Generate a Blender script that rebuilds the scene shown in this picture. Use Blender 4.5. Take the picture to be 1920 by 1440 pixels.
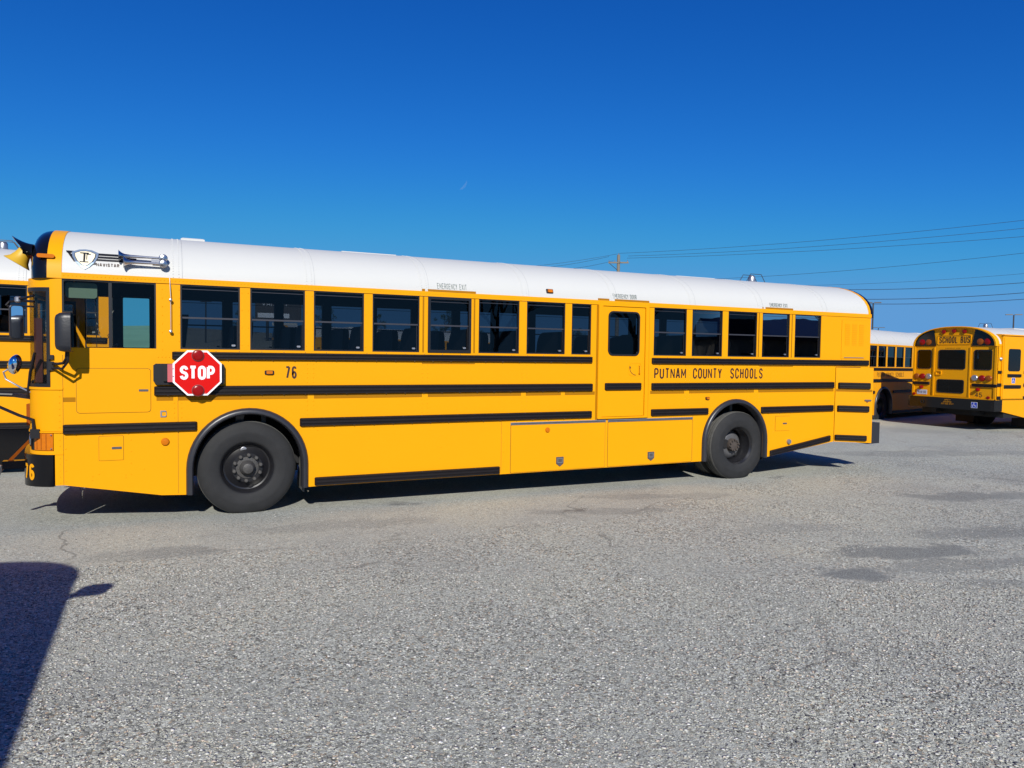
import bpy, bmesh, math, random
import numpy as np
from mathutils import Vector, Matrix
random.seed(7); rng = np.random.default_rng(7)
scene = bpy.context.scene
for o in list(bpy.data.objects): bpy.data.objects.remove(o)
COL = scene.collection
PI = math.pi

# ------------------------------------------------------------------ camera
YAW, PITCH, ROLL = math.radians(25.648), math.radians(-2.107), math.radians(1.1335)
fw = Vector((math.sin(YAW)*math.cos(PITCH), math.cos(YAW)*math.cos(PITCH), math.sin(PITCH)))
r0 = Vector((math.cos(YAW), -math.sin(YAW), 0)); u0 = r0.cross(fw)
rr = r0*math.cos(ROLL)+u0*math.sin(ROLL); uu = u0*math.cos(ROLL)-r0*math.sin(ROLL)
cam = bpy.data.cameras.new('camera'); co = bpy.data.objects.new('camera', cam); COL.objects.link(co)
CAM = Vector((.882, -8.498, 1.799))
co.matrix_world = Matrix(((rr.x, uu.x, -fw.x, CAM.x), (rr.y, uu.y, -fw.y, CAM.y), (rr.z, uu.z, -fw.z, CAM.z), (0, 0, 0, 1)))
cam.sensor_width = 36; cam.lens = 1368.05/1920*36; cam.clip_end = 6000; cam.clip_start = .05
scene.camera = co

# ------------------------------------------------------------------ sky and sun
SUN = Vector((.36, 1, -.69)).normalized()
world = bpy.data.worlds.new('World'); scene.world = world; world.use_nodes = True
wn = world.node_tree.nodes; wl = world.node_tree.links
bg = wn['Background']; bg.inputs['Strength'].default_value = .084
sky = wn.new('ShaderNodeTexSky'); sky.sky_type = 'NISHITA'; sky.sun_disc = False
sky.sun_elevation = math.asin(-SUN.z); sky.sun_rotation = math.atan2(-SUN.x, -SUN.y)
sky.altitude = 300; sky.air_density = 1.0; sky.dust_density = 0; sky.ozone_density = 5.0
ssep = wn.new('ShaderNodeSeparateColor'); scmb = wn.new('ShaderNodeCombineColor'); wl.new(sky.outputs[0], ssep.inputs[0])
for i_, (a_, g_, lim, sm) in enumerate(((.56, 1.95, .125, .05), (.79, 1.26, .35, .11), (1.03, .85, .71, .13))):     # deeper, clearer blue: one tone curve per channel over the whole sky
    q = [wn.new('ShaderNodeMath') for _ in range(5)]
    for k_, (op_, v_) in enumerate((('MULTIPLY', .1), ('POWER', g_), ('MULTIPLY', a_), ('SMOOTH_MIN', lim), ('MULTIPLY', 10.))): q[k_].operation = op_; q[k_].inputs[1].default_value = v_
    q[3].inputs[2].default_value = sm; wl.new(ssep.outputs[i_], q[0].inputs[0])
    for k_ in range(4): wl.new(q[k_].outputs[0], q[k_+1].inputs[0])
    wl.new(q[4].outputs[0], scmb.inputs[i_])
wl.new(scmb.outputs[0], bg.inputs['Color'])
sl = bpy.data.lights.new('sun', 'SUN'); sl.energy = 5.0; sl.angle = math.radians(.5); sl.color = (1, .965, .885)
so = bpy.data.objects.new('sun', sl); COL.objects.link(so); so.rotation_euler = SUN.to_track_quat('-Z', 'Y').to_euler()
so.location = (-4, -12, 20)
vs = scene.view_settings; vs.view_transform = 'Standard'; vs.look = 'None'; vs.gamma = 1; vs.use_curve_mapping = False
vs.exposure = .17

# ------------------------------------------------------------------ materials
def nmat(name):
    m = bpy.data.materials.new(name); m.use_nodes = True
    return m, m.node_tree.nodes, m.node_tree.links, m.node_tree.nodes['Principled BSDF']
def mat(name, col, rough=.5, metal=0., coat=0., var=.08, scale=6., bump=0., bscale=60., spec=.5):
    m, n, l, b = nmat(name)
    b.inputs['Roughness'].default_value = rough; b.inputs['Metallic'].default_value = metal
    b.inputs['Coat Weight'].default_value = coat; b.inputs['Coat Roughness'].default_value = .08
    b.inputs['Specular IOR Level'].default_value = spec
    tc = n.new('ShaderNodeTexCoord')
    nz = n.new('ShaderNodeTexNoise'); nz.inputs['Scale'].default_value = scale; nz.inputs['Detail'].default_value = 6
    l.new(tc.outputs['Object'], nz.inputs['Vector'])
    mx = n.new('ShaderNodeMix'); mx.data_type = 'RGBA'
    mx.inputs[6].default_value = tuple(c*(1-var) for c in col)+(1,); mx.inputs[7].default_value = tuple(min(1, c*(1+var)) for c in col)+(1,)
    l.new(nz.outputs[0], mx.inputs[0]); l.new(mx.outputs[2], b.inputs['Base Color'])
    if bump:
        n2 = n.new('ShaderNodeTexNoise'); n2.inputs['Scale'].default_value = bscale; n2.inputs['Detail'].default_value = 4
        l.new(tc.outputs['Object'], n2.inputs['Vector'])
        bp = n.new('ShaderNodeBump'); bp.inputs['Strength'].default_value = bump; bp.inputs['Distance'].default_value = .01
        l.new(n2.outputs[0], bp.inputs['Height']); l.new(bp.outputs[0], b.inputs['Normal'])
    return m
def glassmat(name, tint, rough=.01, refl=1.0):
    m = bpy.data.materials.new(name); m.use_nodes = True; n = m.node_tree.nodes; l = m.node_tree.links
    n.remove(n['Principled BSDF'])
    t = n.new('ShaderNodeBsdfTransparent'); t.inputs[0].default_value = tint+(1,)
    g = n.new('ShaderNodeBsdfGlossy'); g.inputs['Roughness'].default_value = rough
    f = n.new('ShaderNodeFresnel'); f.inputs[0].default_value = 1.5
    mu = n.new('ShaderNodeMath'); mu.operation = 'MULTIPLY'; mu.inputs[1].default_value = 1.6*refl; mu.use_clamp = True
    nz = n.new('ShaderNodeTexNoise'); nz.inputs['Scale'].default_value = 1.2
    tc = n.new('ShaderNodeTexCoord'); l.new(tc.outputs['Object'], nz.inputs['Vector'])
    bp = n.new('ShaderNodeBump'); bp.inputs['Strength'].default_value = .08; bp.inputs['Distance'].default_value = .02
    l.new(nz.outputs[0], bp.inputs['Height']); l.new(bp.outputs[0], g.inputs['Normal'])
    l.new(f.outputs[0], mu.inputs[0]); mx = n.new('ShaderNodeMixShader')
    l.new(mu.outputs[0], mx.inputs[0]); l.new(t.outputs[0], mx.inputs[1]); l.new(g.outputs[0], mx.inputs[2])
    l.new(mx.outputs[0], n['Material Output'].inputs[0])
    return m
M = {}
YC = (.72, .305, .002)
M['yellow'] = mat('school_bus_yellow_paint', YC, .42, coat=.0, spec=.14, var=.035, scale=1.3, bump=.035, bscale=2.2)
M['white'] = mat('white_roof_paint', (.505, .505, .485), .5, spec=.3, coat=.0, var=.02, scale=1.5)
M['sealant'] = mat('grey_seam_sealant', (.36, .37, .38), .7)
M['black'] = mat('black_rubber_rail', (.009, .007, .008), .45, spec=.3, var=.2, scale=14, bump=.15, bscale=40)
M['bgloss'] = mat('black_gloss_paint', (.004, .004, .005), .13, spec=.35, coat=.0, var=.1)
M['trim'] = mat('dark_window_frame', (.007, .007, .009), .4, var=.1)
M['sash'] = mat('grey_sash_aluminium', (.045, .045, .055), .4, metal=.3, var=.1)
M['fender'] = mat('fender_rubber', (.022, .022, .027), .36, var=.12, scale=9)
M['tyre'] = mat('tyre_rubber', (.019, .0195, .021), .75, spec=.3, var=.3, scale=11, bump=.2, bscale=70)
M['tread'] = mat('pale_tyre_tread', (.085, .084, .080), .9, spec=.2, var=.4, scale=25, bump=.3)  # tread paler than the sidewall rubber
M['rim'] = mat('black_steel_rim', (.012, .012, .014), .3, var=.3, scale=18)
M['dish'] = mat('dusty_grey_steel', (.085, .085, .09), .5, metal=.2, var=.25, scale=12)
M['hub'] = mat('rusty_hub_steel', (.06, .048, .041), .65, metal=.1, var=.45, scale=30, bump=.3)
M['nut'] = mat('grey_lug_steel', (.06, .057, .054), .5, var=.4, scale=40)
M['hubd'] = mat('dark_hub_steel', (.045, .043, .042), .55, var=.45, scale=30, bump=.3)
M['chrome'] = mat('chrome', (.50, .50, .52), .26, metal=1, var=.02)
M['steel'] = mat('dull_steel', (.38, .38, .4), .38, metal=.8, var=.15, scale=20)
M['tape'] = mat('reflective_tape', (.32, .135, .003), .5, spec=.1, var=.06, scale=20)
M['ink'] = mat('black_lettering', (.035, .012, .006), .5, var=.05)
M['thinink'] = mat('grey_lettering', (.14, .17, .16), .5, var=.05)
M['red'] = mat('stop_sign_red', (.55, .004, .003), .45, spec=.15, coat=.0, var=.03)
M['redlens'] = mat('red_lens', (.24, .004, .004), .25, spec=.25, coat=.0, var=.1, scale=30)
M['pink'] = mat('faded_red_bracket', (.45, .09, .1), .5, var=.1, scale=20)
M['signwhite'] = mat('sign_white', (.78, .78, .80), .45, var=.03)
M['amber'] = mat('amber_lens', (.50, .135, .004), .25, spec=.25, coat=.0, var=.15, scale=30)
M['amberd'] = mat('amber_lens_dark', (.25, .06, .006), .3, spec=.25, coat=.0, var=.2, scale=30)
M['gap'] = mat('painted_gap_shade', (.10, .045, .003), .8, var=.1)  # brown that paints shade into the panel gaps; joint lines share it
M['dark'] = mat('underbody_black', (.006, .006, .007), .8, var=.3, scale=10)
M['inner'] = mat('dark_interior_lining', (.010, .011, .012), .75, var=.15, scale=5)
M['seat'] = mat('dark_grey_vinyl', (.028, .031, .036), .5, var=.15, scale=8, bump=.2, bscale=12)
M['pane'] = glassmat('tinted_pane', (.27, .30, .33), refl=.45)
M['darkpane'] = glassmat('dark_pane', (.05, .055, .06), refl=.12)
M['clear'] = glassmat('clear_green_pane', (.72, .74, .70), refl=.35)
M['teal'] = glassmat('teal_tinted_pane', (.42, .92, .84), refl=.3)
M['mirror'] = mat('mirror_glass', (.85, .87, .9), .02, metal=1, var=.01)
M['mhouse'] = mat('mirror_housing', (.014, .015, .019), .42, var=.15, bump=.1)
M['visor'] = mat('green_visor', (.10, .17, .13), .5)
M['bluesign'] = mat('blue_sign', (.01, .04, .38), .4)
M['shield'] = mat('cream_badge', (.80, .72, .52), .3, var=.08)
M['shieldrim'] = mat('badge_rim', (.35, .45, .55), .25, metal=.6, var=.2)
M['greyplate'] = mat('grey_latch', (.11, .10, .10), .45, metal=.4, var=.3, scale=60)
M['redframe'] = mat('interior_red', (.14, .03, .03), .6)
M['plate'] = mat('licence_plate', (.45, .5, .62), .4)
M['mustard'] = mat('weathered_yellow_horn', (.55, .33, .02), .5, var=.12)
M['flap'] = mat('grey_mud_flap', (.10, .10, .095), .8, var=.35, scale=14, bump=.3)
M['wood'] = mat('weathered_pole_wood', (.17, .15, .12), .85, var=.3, scale=9, bump=.3)
M['wire'] = mat('wire', (.02, .03, .05), .6)
M['polem'] = mat('bronze_light_pole', (.03, .028, .03), .5)
M['bark'] = mat('bark', (.07, .06, .05), .9, var=.3, scale=4)
M['leaf'] = mat('dark_foliage', (.035, .06, .025), .8, var=.4, scale=1.2)
M['concrete'] = mat('pale_wall', (.45, .44, .41), .8, var=.1)

# ------------------------------------------------------------------ mesh builder
class MB:
    def __init__(s): s.v = []; s.f = []
    def add(s, v, f):
        k = len(s.v); s.v += [tuple(p) for p in v]; s.f += [tuple(i+k for i in q) for q in f]; return s
    def box(s, x0, x1, y0, y1, z0, z1):
        return s.add([(x, y, z) for x in (x0, x1) for y in (y0, y1) for z in (z0, z1)],
                     [(0, 1, 3, 2), (4, 6, 7, 5), (0, 4, 5, 1), (2, 3, 7, 6), (0, 2, 6, 4), (1, 5, 7, 3)])
    def rings(s, rings, close=True, caps=True):
        n = len(rings[0]); v = [p for r in rings for p in r]; f = []
        for i in range(len(rings)-1):
            for j in range(n if close else n-1):
                a = i*n+j; b = i*n+(j+1) % n; f.append((a, b, b+n, a+n))
        if caps: f.append(tuple(range(n))[::-1]); f.append(tuple((len(rings)-1)*n+j for j in range(n)))
        return s.add(v, f)
    def tube(s, pts, r, n=8, caps=True):
        P = [Vector(p) for p in pts]; R = r if isinstance(r, (list, tuple)) else [r]*len(P); rings = []; prev = None
        for i, p in enumerate(P):
            d = (P[min(i+1, len(P)-1)]-P[max(i-1, 0)]).normalized()
            if prev is None:
                a = d.orthogonal().normalized()
            else:
                a = (prev-d*prev.dot(d)); a = a.normalized() if a.length > 1e-6 else d.orthogonal().normalized()
            prev = a; b = d.cross(a)
            rings.append([p+(a*math.cos(t)+b*math.sin(t))*R[i] for t in [2*PI*k/n for k in range(n)]])
        return s.rings(rings, caps=caps)
    def lathe(s, prof, c, axis='y', n=48, flat=None, caps=False):   # prof: (radius, height along axis)
        rings = []
        for r, h in prof:
            ring = []
            for k in range(n):
                t = 2*PI*k/n; a, b = r*math.cos(t), r*math.sin(t)
                if axis == 'y': p = [c[0]+a, c[1]+h, c[2]+b]
                elif axis == 'x': p = [c[0]+h, c[1]+a, c[2]+b]
                else: p = [c[0]+a, c[1]+b, c[2]+h]
                if flat is not None and p[2] < flat: p[2] = flat
                ring.append(p)
            rings.append(ring)
        return s.rings(rings, caps=caps)
    def prism(s, poly, fn, d0, d1):   # poly in 2D, fn(a,b,d)->point
        n = len(poly); v = [fn(a, b, d0) for a, b in poly]+[fn(a, b, d1) for a, b in poly]
        f = [tuple(range(n)), tuple(range(n, 2*n))[::-1]]+[(i, (i+1) % n, (i+1) % n+n, i+n) for i in range(n)]
        return s.add(v, f)
    def ringplate(s, outer, inner, fn, d0, d1):
        n = len(outer); v = [fn(a, b, d0) for a, b in outer]+[fn(a, b, d0) for a, b in inner]+[fn(a, b, d1) for a, b in outer]+[fn(a, b, d1) for a, b in inner]
        f = []
        for i in range(n):
            j = (i+1) % n
            f += [(i, j, n+j, n+i), (2*n+i, 3*n+i, 3*n+j, 2*n+j), (i, 2*n+i, 2*n+j, j), (n+i, n+j, 3*n+j, 3*n+i)]
        return s.add(v, f)
    def build(s, name, m, parent=None, label=None, smooth=30, kind=None, tri=False, normals=True):
        me = bpy.data.meshes.new(name); me.from_pydata(s.v, [], s.f)
        if normals:
            bm = bmesh.new(); bm.from_mesh(me)
            big = [f for f in bm.faces if len(f.verts) > 4]
            if big: bmesh.ops.triangulate(bm, faces=big)
            bmesh.ops.recalc_face_normals(bm, faces=bm.faces); bm.to_mesh(me); bm.free()
        me.materials.append(M[m] if isinstance(m, str) else m)
        if smooth:
            me.shade_smooth(); me.set_sharp_from_angle(angle=math.radians(smooth))
        o = bpy.data.objects.new(name, me); COL.objects.link(o)
        if parent: o.parent = parent
        if label: o['label'] = label
        if kind: o['kind'] = kind
        return o
def tag(o, label, cat, group=None):
    o['label'] = label; o['category'] = cat
    if group: o['group'] = group
    return o
def empty(name, loc=(0, 0, 0), rot=(0, 0, 0)):
    o = bpy.data.objects.new(name, None); COL.objects.link(o); o.location = loc; o.rotation_euler = rot
    o.empty_display_size = .3; return o
def rrect(x0, x1, z0, z1, r, n=4):
    P = []
    for cx, cz, a in ((x1-r, z1-r, 0), (x0+r, z1-r, 90), (x0+r, z0+r, 180), (x1-r, z0+r, 270)):
        for k in range(n+1):
            t = math.radians(a+90*k/n); P.append((cx+r*math.cos(t), cz+r*math.sin(t)))
    return P
# condensed sign lettering drawn as strokes
def _arc(cx, cy, rx, ry, a0, a1, n=9): return [(cx+rx*math.cos(math.radians(a0+(a1-a0)*k/n)), cy+ry*math.sin(math.radians(a0+(a1-a0)*k/n))) for k in range(n+1)]
GL = {
 'A': [[(0, 0), (.44, 1), (.56, 1), (1, 0)], [(.14, .27), (.86, .27)]], 'B': [[(0, 0), (0, 1)], [(0, 1), (.5, 1)]+_arc(.5, .76, .42, .24, 90, -90)+[(0, .52)], [(.5, .52)]+_arc(.5, .26, .5, .26, 90, -90)+[(0, 0)]],
 'C': [[(1, .70)]+_arc(.5, .74, .5, .26, 0, 180)+_arc(.5, .26, .5, .26, 180, 360)+[(1, .30)]], 'D': [[(0, 0), (0, 1), (.45, 1)]+_arc(.45, .68, .55, .32, 90, 0)+_arc(.45, .32, .55, .32, 0, -90)+[(0, 0)]],
 'E': [[(1, 1), (0, 1), (0, 0), (1, 0)], [(0, .52), (.85, .52)]], 'G': [[(1, .70)]+_arc(.5, .74, .5, .26, 0, 180)+_arc(.5, .26, .5, .26, 180, 360)+[(1, .48), (.55, .48)]],
 'H': [[(0, 0), (0, 1)], [(1, 0), (1, 1)], [(0, .52), (1, .52)]], 'I': [[(.5, 0), (.5, 1)]], 'L': [[(0, 1), (0, 0), (1, 0)]],
 'M': [[(0, 0), (0, 1), (.5, .25), (1, 1), (1, 0)]], 'N': [[(0, 0), (0, 1), (1, 0), (1, 1)]], 'O': [_arc(.5, .74, .5, .26, 0, 180)+_arc(.5, .26, .5, .26, 180, 360)+[(1, .74)]],
 'P': [[(0, 0), (0, 1)], [(0, 1), (.5, 1)]+_arc(.5, .72, .5, .28, 90, -90)+[(.5, .44), (0, .44)]], 'R': [[(0, 0), (0, 1)], [(0, 1), (.5, 1)]+_arc(.5, .75, .5, .25, 90, -90)+[(.5, .5), (0, .5)], [(.5, .5), (1, 0)]],
 'S': [_arc(.5, .755, .5, .245, 5, 180)+[(.04, .66), (.2, .56), (.8, .44), (.96, .34)]+_arc(.5, .245, .5, .245, 0, -175)], 'T': [[(0, 1), (1, 1)], [(.5, 1), (.5, 0)]],
 'U': [[(0, 1)]+_arc(.5, .26, .5, .26, 180, 360)+[(1, 1)]], 'V': [[(0, 1), (.44, 0), (.56, 0), (1, 1)]], 'X': [[(0, 0), (1, 1)], [(0, 1), (1, 0)]], 'Y': [[(0, 1), (.5, .45), (1, 1)], [(.5, .45), (.5, 0)]],
 'F': [[(1, 1), (0, 1), (0, 0)], [(0, .52), (.85, .52)]], '-': [[(.1, .45), (.9, .45)]],
 '0': [_arc(.5, .74, .5, .26, 0, 180)+_arc(.5, .26, .5, .26, 180, 360)+[(1, .74)]], '1': [[(.2, .8), (.55, 1), (.55, 0)]], '2': [_arc(.5, .74, .5, .26, 170, -20)+[(0, 0), (1, 0)]],
 '3': [_arc(.5, .76, .46, .24, 160, -70)+_arc(.5, .26, .5, .26, 70, -165)], '4': [[(.75, 0), (.75, 1), (0, .3), (1, .3)]], '5': [[(.92, 1), (.1, 1), (.05, .55)]+_arc(.48, .32, .5, .30, 120, -165)],
 '6': [_arc(.5, .78, .5, .22, 20, 180)+_arc(.5, .27, .5, .27, 180, 540, 16)], '7': [[(0, 1), (1, 1), (.32, 0)]], '8': [_arc(.5, .76, .45, .24, -90, 270, 14), _arc(.5, .26, .5, .26, -90, 270, 14)], '9': [_arc(.5, .22, .5, .22, 200, 360)+_arc(.5, .73, .5, .27, 0, 360, 16)]}
def split_sharp(P):   # cut a path where it turns back on itself
    out = []; cur = [P[0]]
    for i in range(1, len(P)):
        cur.append(P[i])
        if i < len(P)-1:
            a = (P[i][0]-P[i-1][0], P[i][1]-P[i-1][1]); b = (P[i+1][0]-P[i][0], P[i+1][1]-P[i][1]); l = math.hypot(*a)*math.hypot(*b)
            if l > 0 and (a[0]*b[0]+a[1]*b[1])/l < -.15: out.append(cur); cur = [P[i]]
    return out+[cur]
def stroke(P, t):
    n = len(P); closed = n > 3 and math.hypot(P[0][0]-P[-1][0], P[0][1]-P[-1][1]) < 1e-6
    if closed: P = P[:-1]; n -= 1
    Q = [P[0]]
    for p in P[1:]:
        if math.hypot(p[0]-Q[-1][0], p[1]-Q[-1][1]) > 1e-5: Q.append(p)
    P = Q; n = len(P); L1, L2 = [], []
    for i in range(n):
        a = P[i-1] if (i or closed) else None; b = P[(i+1) % n] if (i < n-1 or closed) else None; p = P[i]
        def nrm(u, v): dx, dy = v[0]-u[0], v[1]-u[1]; l = math.hypot(dx, dy); return (-dy/l, dx/l)
        ns = [nrm(a, p)] if a else []
        if b: ns.append(nrm(p, b))
        mx, my = sum(q[0] for q in ns), sum(q[1] for q in ns); l = math.hypot(mx, my) or 1; mx, my = mx/l, my/l
        k = min(2.2, 1/max(.2, mx*ns[0][0]+my*ns[0][1])); L1.append((p[0]+mx*t*k, p[1]+my*t*k)); L2.append((p[0]-mx*t*k, p[1]-my*t*k))
    V = L1+L2; F = [(i, (i+1) % n, (i+1) % n+n, i+n) for i in range(n if closed else n-1)]
    return V, F
def text(s, a0, a1, z0, z1, fn, m, parent, d=.002, bold=0., space=1., name='lettering', label=None, wt=None):
    """lettering between a0 and a1 (a1 < a0: written towards -a), z0 to z1; wt: stroke width"""
    sg_ = 1 if a1 > a0 else -1; H = z1-z0; wt = wt or H*.105
    units = sum({' ': .62, 'I': .35, '1': .6, 'M': 1.15, '-': .6}.get(c, 1.) for c in s); gap = .3*space
    u = abs(a1-a0)/(units+gap*(len(s)-1)); x = 0; b = MB(); k = 0
    for c in s:
        w = u*{' ': .62, 'I': .35, '1': .6, 'M': 1.15, '-': .6}.get(c, 1.)
        for P in GL.get(c, []):
            wq = wt*(.78 if c in 'MNWK' else 1); W_ = max(w-wq, 1e-4); 
            for Q in split_sharp([((wq/2+q[0]*W_), wt/2+q[1]*(H-wt)) for q in P]):
                V, F = stroke(Q, wq/2); k += 1; b.add([fn(a0+sg_*(x+p[0]), z0+p[1], d+.0004*(k % 4)) for p in V], F)
        x += w+u*gap
    return b.build(name, m, parent, label or ('lettering reading '+s), smooth=0, normals=False)

# ------------------------------------------------------------------ bus geometry
W = 2.44
RB, WT, WS = 2.552, 2.492, 1.808      # roof base, window top, window sill
def prof(ins=0., n=22, h=.60, z0=2.49):   # roof cross-section (y,z) from side to side
    P = []
    hw = W/2-ins; hh = h-ins*.55
    for k in range(n+1):
        t = PI*k/n; c = math.cos(t); s_ = math.sin(t)
        y = -math.copysign(abs(c)**(2/2.3), c)*hw; z = abs(s_)**(2/2.3)*hh
        P.append((W/2+y, z0+z))
    return P
def roof_z(y):   # height of the roof surface at y
    q = abs(y-W/2)/(W/2); return 2.49+.60*(1-q**2.3)**(1/2.3)
def roof_map(x, z, d):   # a point of the near roof flank at height z, d proud of it
    c = max(0, min(1, (z-2.49)/.60)); q = (1-c**2.3)**(1/2.3); return (x, W/2-q*W/2-d, z)
def roof_map_r(x, z, d):
    p = roof_map(x, z, d); return (p[0], W-p[1], p[2])
def L_(x, z, d): return (x, -d, z)            # near (driver) side, d = outwards
def R_(x, z, d): return (x, W+d, z)           # passenger side
def plan(s, f=1.):                              # front plan curve by angle/arc: s metres from the near rear edge of the nose
    r = .32*f; a = PI/2*r; mid = W-2*r
    if s < 0: return (-s, 0., 0.)
    if s < a: t = s/r; return (-r*math.sin(t), r-r*math.cos(t), t)
    if s < a+mid:
        q = (s-a)/mid; return (-r-.07*math.sin(PI*q), r+mid*q, PI/2)
    if s < 2*a+mid: t = PI/2+(s-a-mid)/r; return (-r*math.sin(t), W-r-r*math.cos(t), t)
    return (s-2*a-mid, W, PI)
def plan_len(f=1.): return PI*.32*f+W-.64*f
def band(z0, z1, s0, s1, f, d, thick=.02, n=None):    # a strip wrapped round the nose, d proud
    n = n or max(4, int((s1-s0)/.05)); rings = []
    for k in range(n+1):
        s = s0+(s1-s0)*k/n; x, y, t = plan(s, f); nx, ny = -math.sin(t), -math.cos(t)
        rings.append([(x+nx*d, y+ny*d, z0), (x+nx*d, y+ny*d, z1), (x+nx*(d-thick), y+ny*(d-thick), z1), (x+nx*(d-thick), y+ny*(d-thick), z0)])
    return MB().rings(rings)
def pmap(f):
    def g(s, z, d):
        x, y, t = plan(s, f); return (x-math.sin(t)*d, y-math.cos(t)*d, z)
    return g

def rail(x0, x1, z0, z1, fn, parent, depth=.034, e=.018, name='rub_rail', m='black', z0b=None, z1b=None):
    z0b = z0 if z0b is None else z0b; z1b = z1 if z1b is None else z1b
    pr = [(0, 0), (.03, .7), (.10, 1), (.22, 1), (.27, .72), (.33, .72), (.38, 1), (.62, 1), (.67, .72), (.73, .72), (.78, 1), (.90, 1), (.97, .7), (1, 0)]
    rings = []
    for x, k, sc in ((x0, .35, .86), (x0+e*.5, .8, .95), (x0+e, 1, 1), (x1-e, 1, 1), (x1-e*.5, .8, .95), (x1, .35, .86)):
        q = (x-x0)/(x1-x0); za = z0+(z0b-z0)*q; zb = z1+(z1b-z1)*q; c = (za+zb)/2; h = (zb-za)*sc
        rings.append([fn(x, c+(t-.5)*h, .001+depth*k*o) for t, o in pr])
    return MB().rings(rings).build(name, m, parent, smooth=25)

def window(x0, x1, fn, parent, z0=WS, z1=WT, style='sash', glass='pane', fr=.016, name='window'):
    out = rrect(x0, x1, z0, z1, .012, 2); inn = rrect(x0+fr, x1-fr, z0+fr, z1-fr, .012, 2)
    b = MB().ringplate(out, inn, fn, -.045, -.006)
    w = b.build(name, 'trim', parent, smooth=0)
    if style == 'sash':
        zb = z0+(z1-z0)*.487
        MB().add([fn(x, z, -.026) for x, z in ((x0+fr, zb), (x1-fr, zb), (x1-fr, z1-fr), (x0+fr, z1-fr))], [(0, 1, 2, 3)]).build('pane', M[glass], w, smooth=0)
        MB().add([fn(x, z, -.036) for x, z in ((x0+fr, z0+fr), (x1-fr, z0+fr), (x1-fr, zb), (x0+fr, zb))], [(0, 1, 2, 3)]).build('pane', M[glass], w, smooth=0)
        def rg(za, zc, o, xa=x0+fr, xb=x1-fr): return MB().prism([(xa, za), (xb, za), (xb, zc), (xa, zc)], fn, o, -.034)
        rg(zb-.009, zb+.009, -.018).build('sash_bar', 'sash', w, smooth=0)
        rg(z1-.05, z1-.044, -.02).build('top_rail', 'sash', w, smooth=0)
        rg(z0+fr, zb-.014, -.030, x1-fr-.012, x1-fr-.008).build('side_rail', 'sash', w, smooth=0)
        c = MB(); c.prism(rrect(x1-fr-.07, x1-fr-.03, z0+fr+.02, z0+fr+.04, .006, 1), fn, -.018, -.034); c.build('latch', 'steel', w, smooth=0)
    elif style == 'slide':
        xm = x0+(x1-x0)*.5
        for xa, xb, o in ((x0+fr, xm, -.036), (xm, x1-fr, -.026)):
            MB().add([fn(x, z, o) for x, z in ((xa, z0+fr), (xb, z0+fr), (xb, z1-fr), (xa, z1-fr))], [(0, 1, 2, 3)]).build('pane', M[glass], w, smooth=0)
        MB().prism([(xm-.015, z0+fr+.02), (xm+.015, z0+fr+.02), (xm+.015, z1-fr), (xm-.015, z1-fr)], fn, -.012, -.04).build('sash_bar', 'trim', w, smooth=0)
        MB().prism([(x0+fr, z0+fr), (x1-fr, z0+fr), (x1-fr, z0+fr+.02), (x0+fr, z0+fr+.02)], fn, -.014, -.04).build('bottom_rail', 'trim', w, smooth=0)
    else:
        MB().add([fn(x, z, -.026) for x, z in inn], [tuple(range(len(inn)))]).build('pane', M[glass], w, smooth=0)
    return w

def rwindow(x0, x1, z0, z1, fn, parent, r=.07, name='window', glass='pane', d=0.):   # a rounded window with a rubber gasket, in a plate
    def g(a, b, o): return fn(a, b, o+d)
    w = MB().ringplate(rrect(x0, x1, z0, z1, r, 5), rrect(x0+.022, x1-.022, z0+.022, z1-.022, r-.015, 5), g, -.03, .012).build(name, 'trim', parent, smooth=30)
    p = rrect(x0+.02, x1-.02, z0+.02, z1-.02, r-.015, 5)
    MB().add([g(a, b, -.004) for a, b in p], [tuple(range(len(p)))]).build('pane', M[glass], w, smooth=0)
    return w

def arch_path(cx, rx=.64, top=1.170, zc=.52, z0=.25, n=26):
    P = [(cx-rx, z0)]
    for k in range(n+1):
        t = PI-PI*k/n; P.append((cx+rx*math.cos(t), zc+(top-zc)*math.sin(t)))
    P.append((cx+rx, z0)); return P

def fender(cx, fn, parent, **k):
    P = arch_path(cx, **k); rings = []
    for i, (x, z) in enumerate(P):
        a = P[max(i-1, 0)]; b = P[min(i+1, len(P)-1)]; tx, tz = b[0]-a[0], b[1]-a[1]; l = math.hypot(tx, tz); nx, nz = tz/l, -tx/l   # inward
        sec = [(.0, -.02), (.0, .008), (.012, .035), (.035, .05), (.058, .048), (.072, .03), (.074, -.09), (.068, -.09), (.066, .02)]
        rings.append([fn(x+nx*q, z+nz*q, o) for q, o in sec])
    return MB().rings(rings).build('fender_flare', 'fender', parent, smooth=40)

def rivets(pts, fn, parent, r=.0068, h=.0045, m='yellow', name='rivets'):
    b = MB()
    for a, z in pts:
        v = [fn(a+r*math.cos(t), z+r*math.sin(t), .0005) for t in [PI/3*k for k in range(6)]]+[fn(a, z, h+.0005)]
        b.add(v, [(k, (k+1) % 6, 6) for k in range(6)])
    return b.build(name, m, parent, smooth=0, kind='stuff', normals=False)

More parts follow.
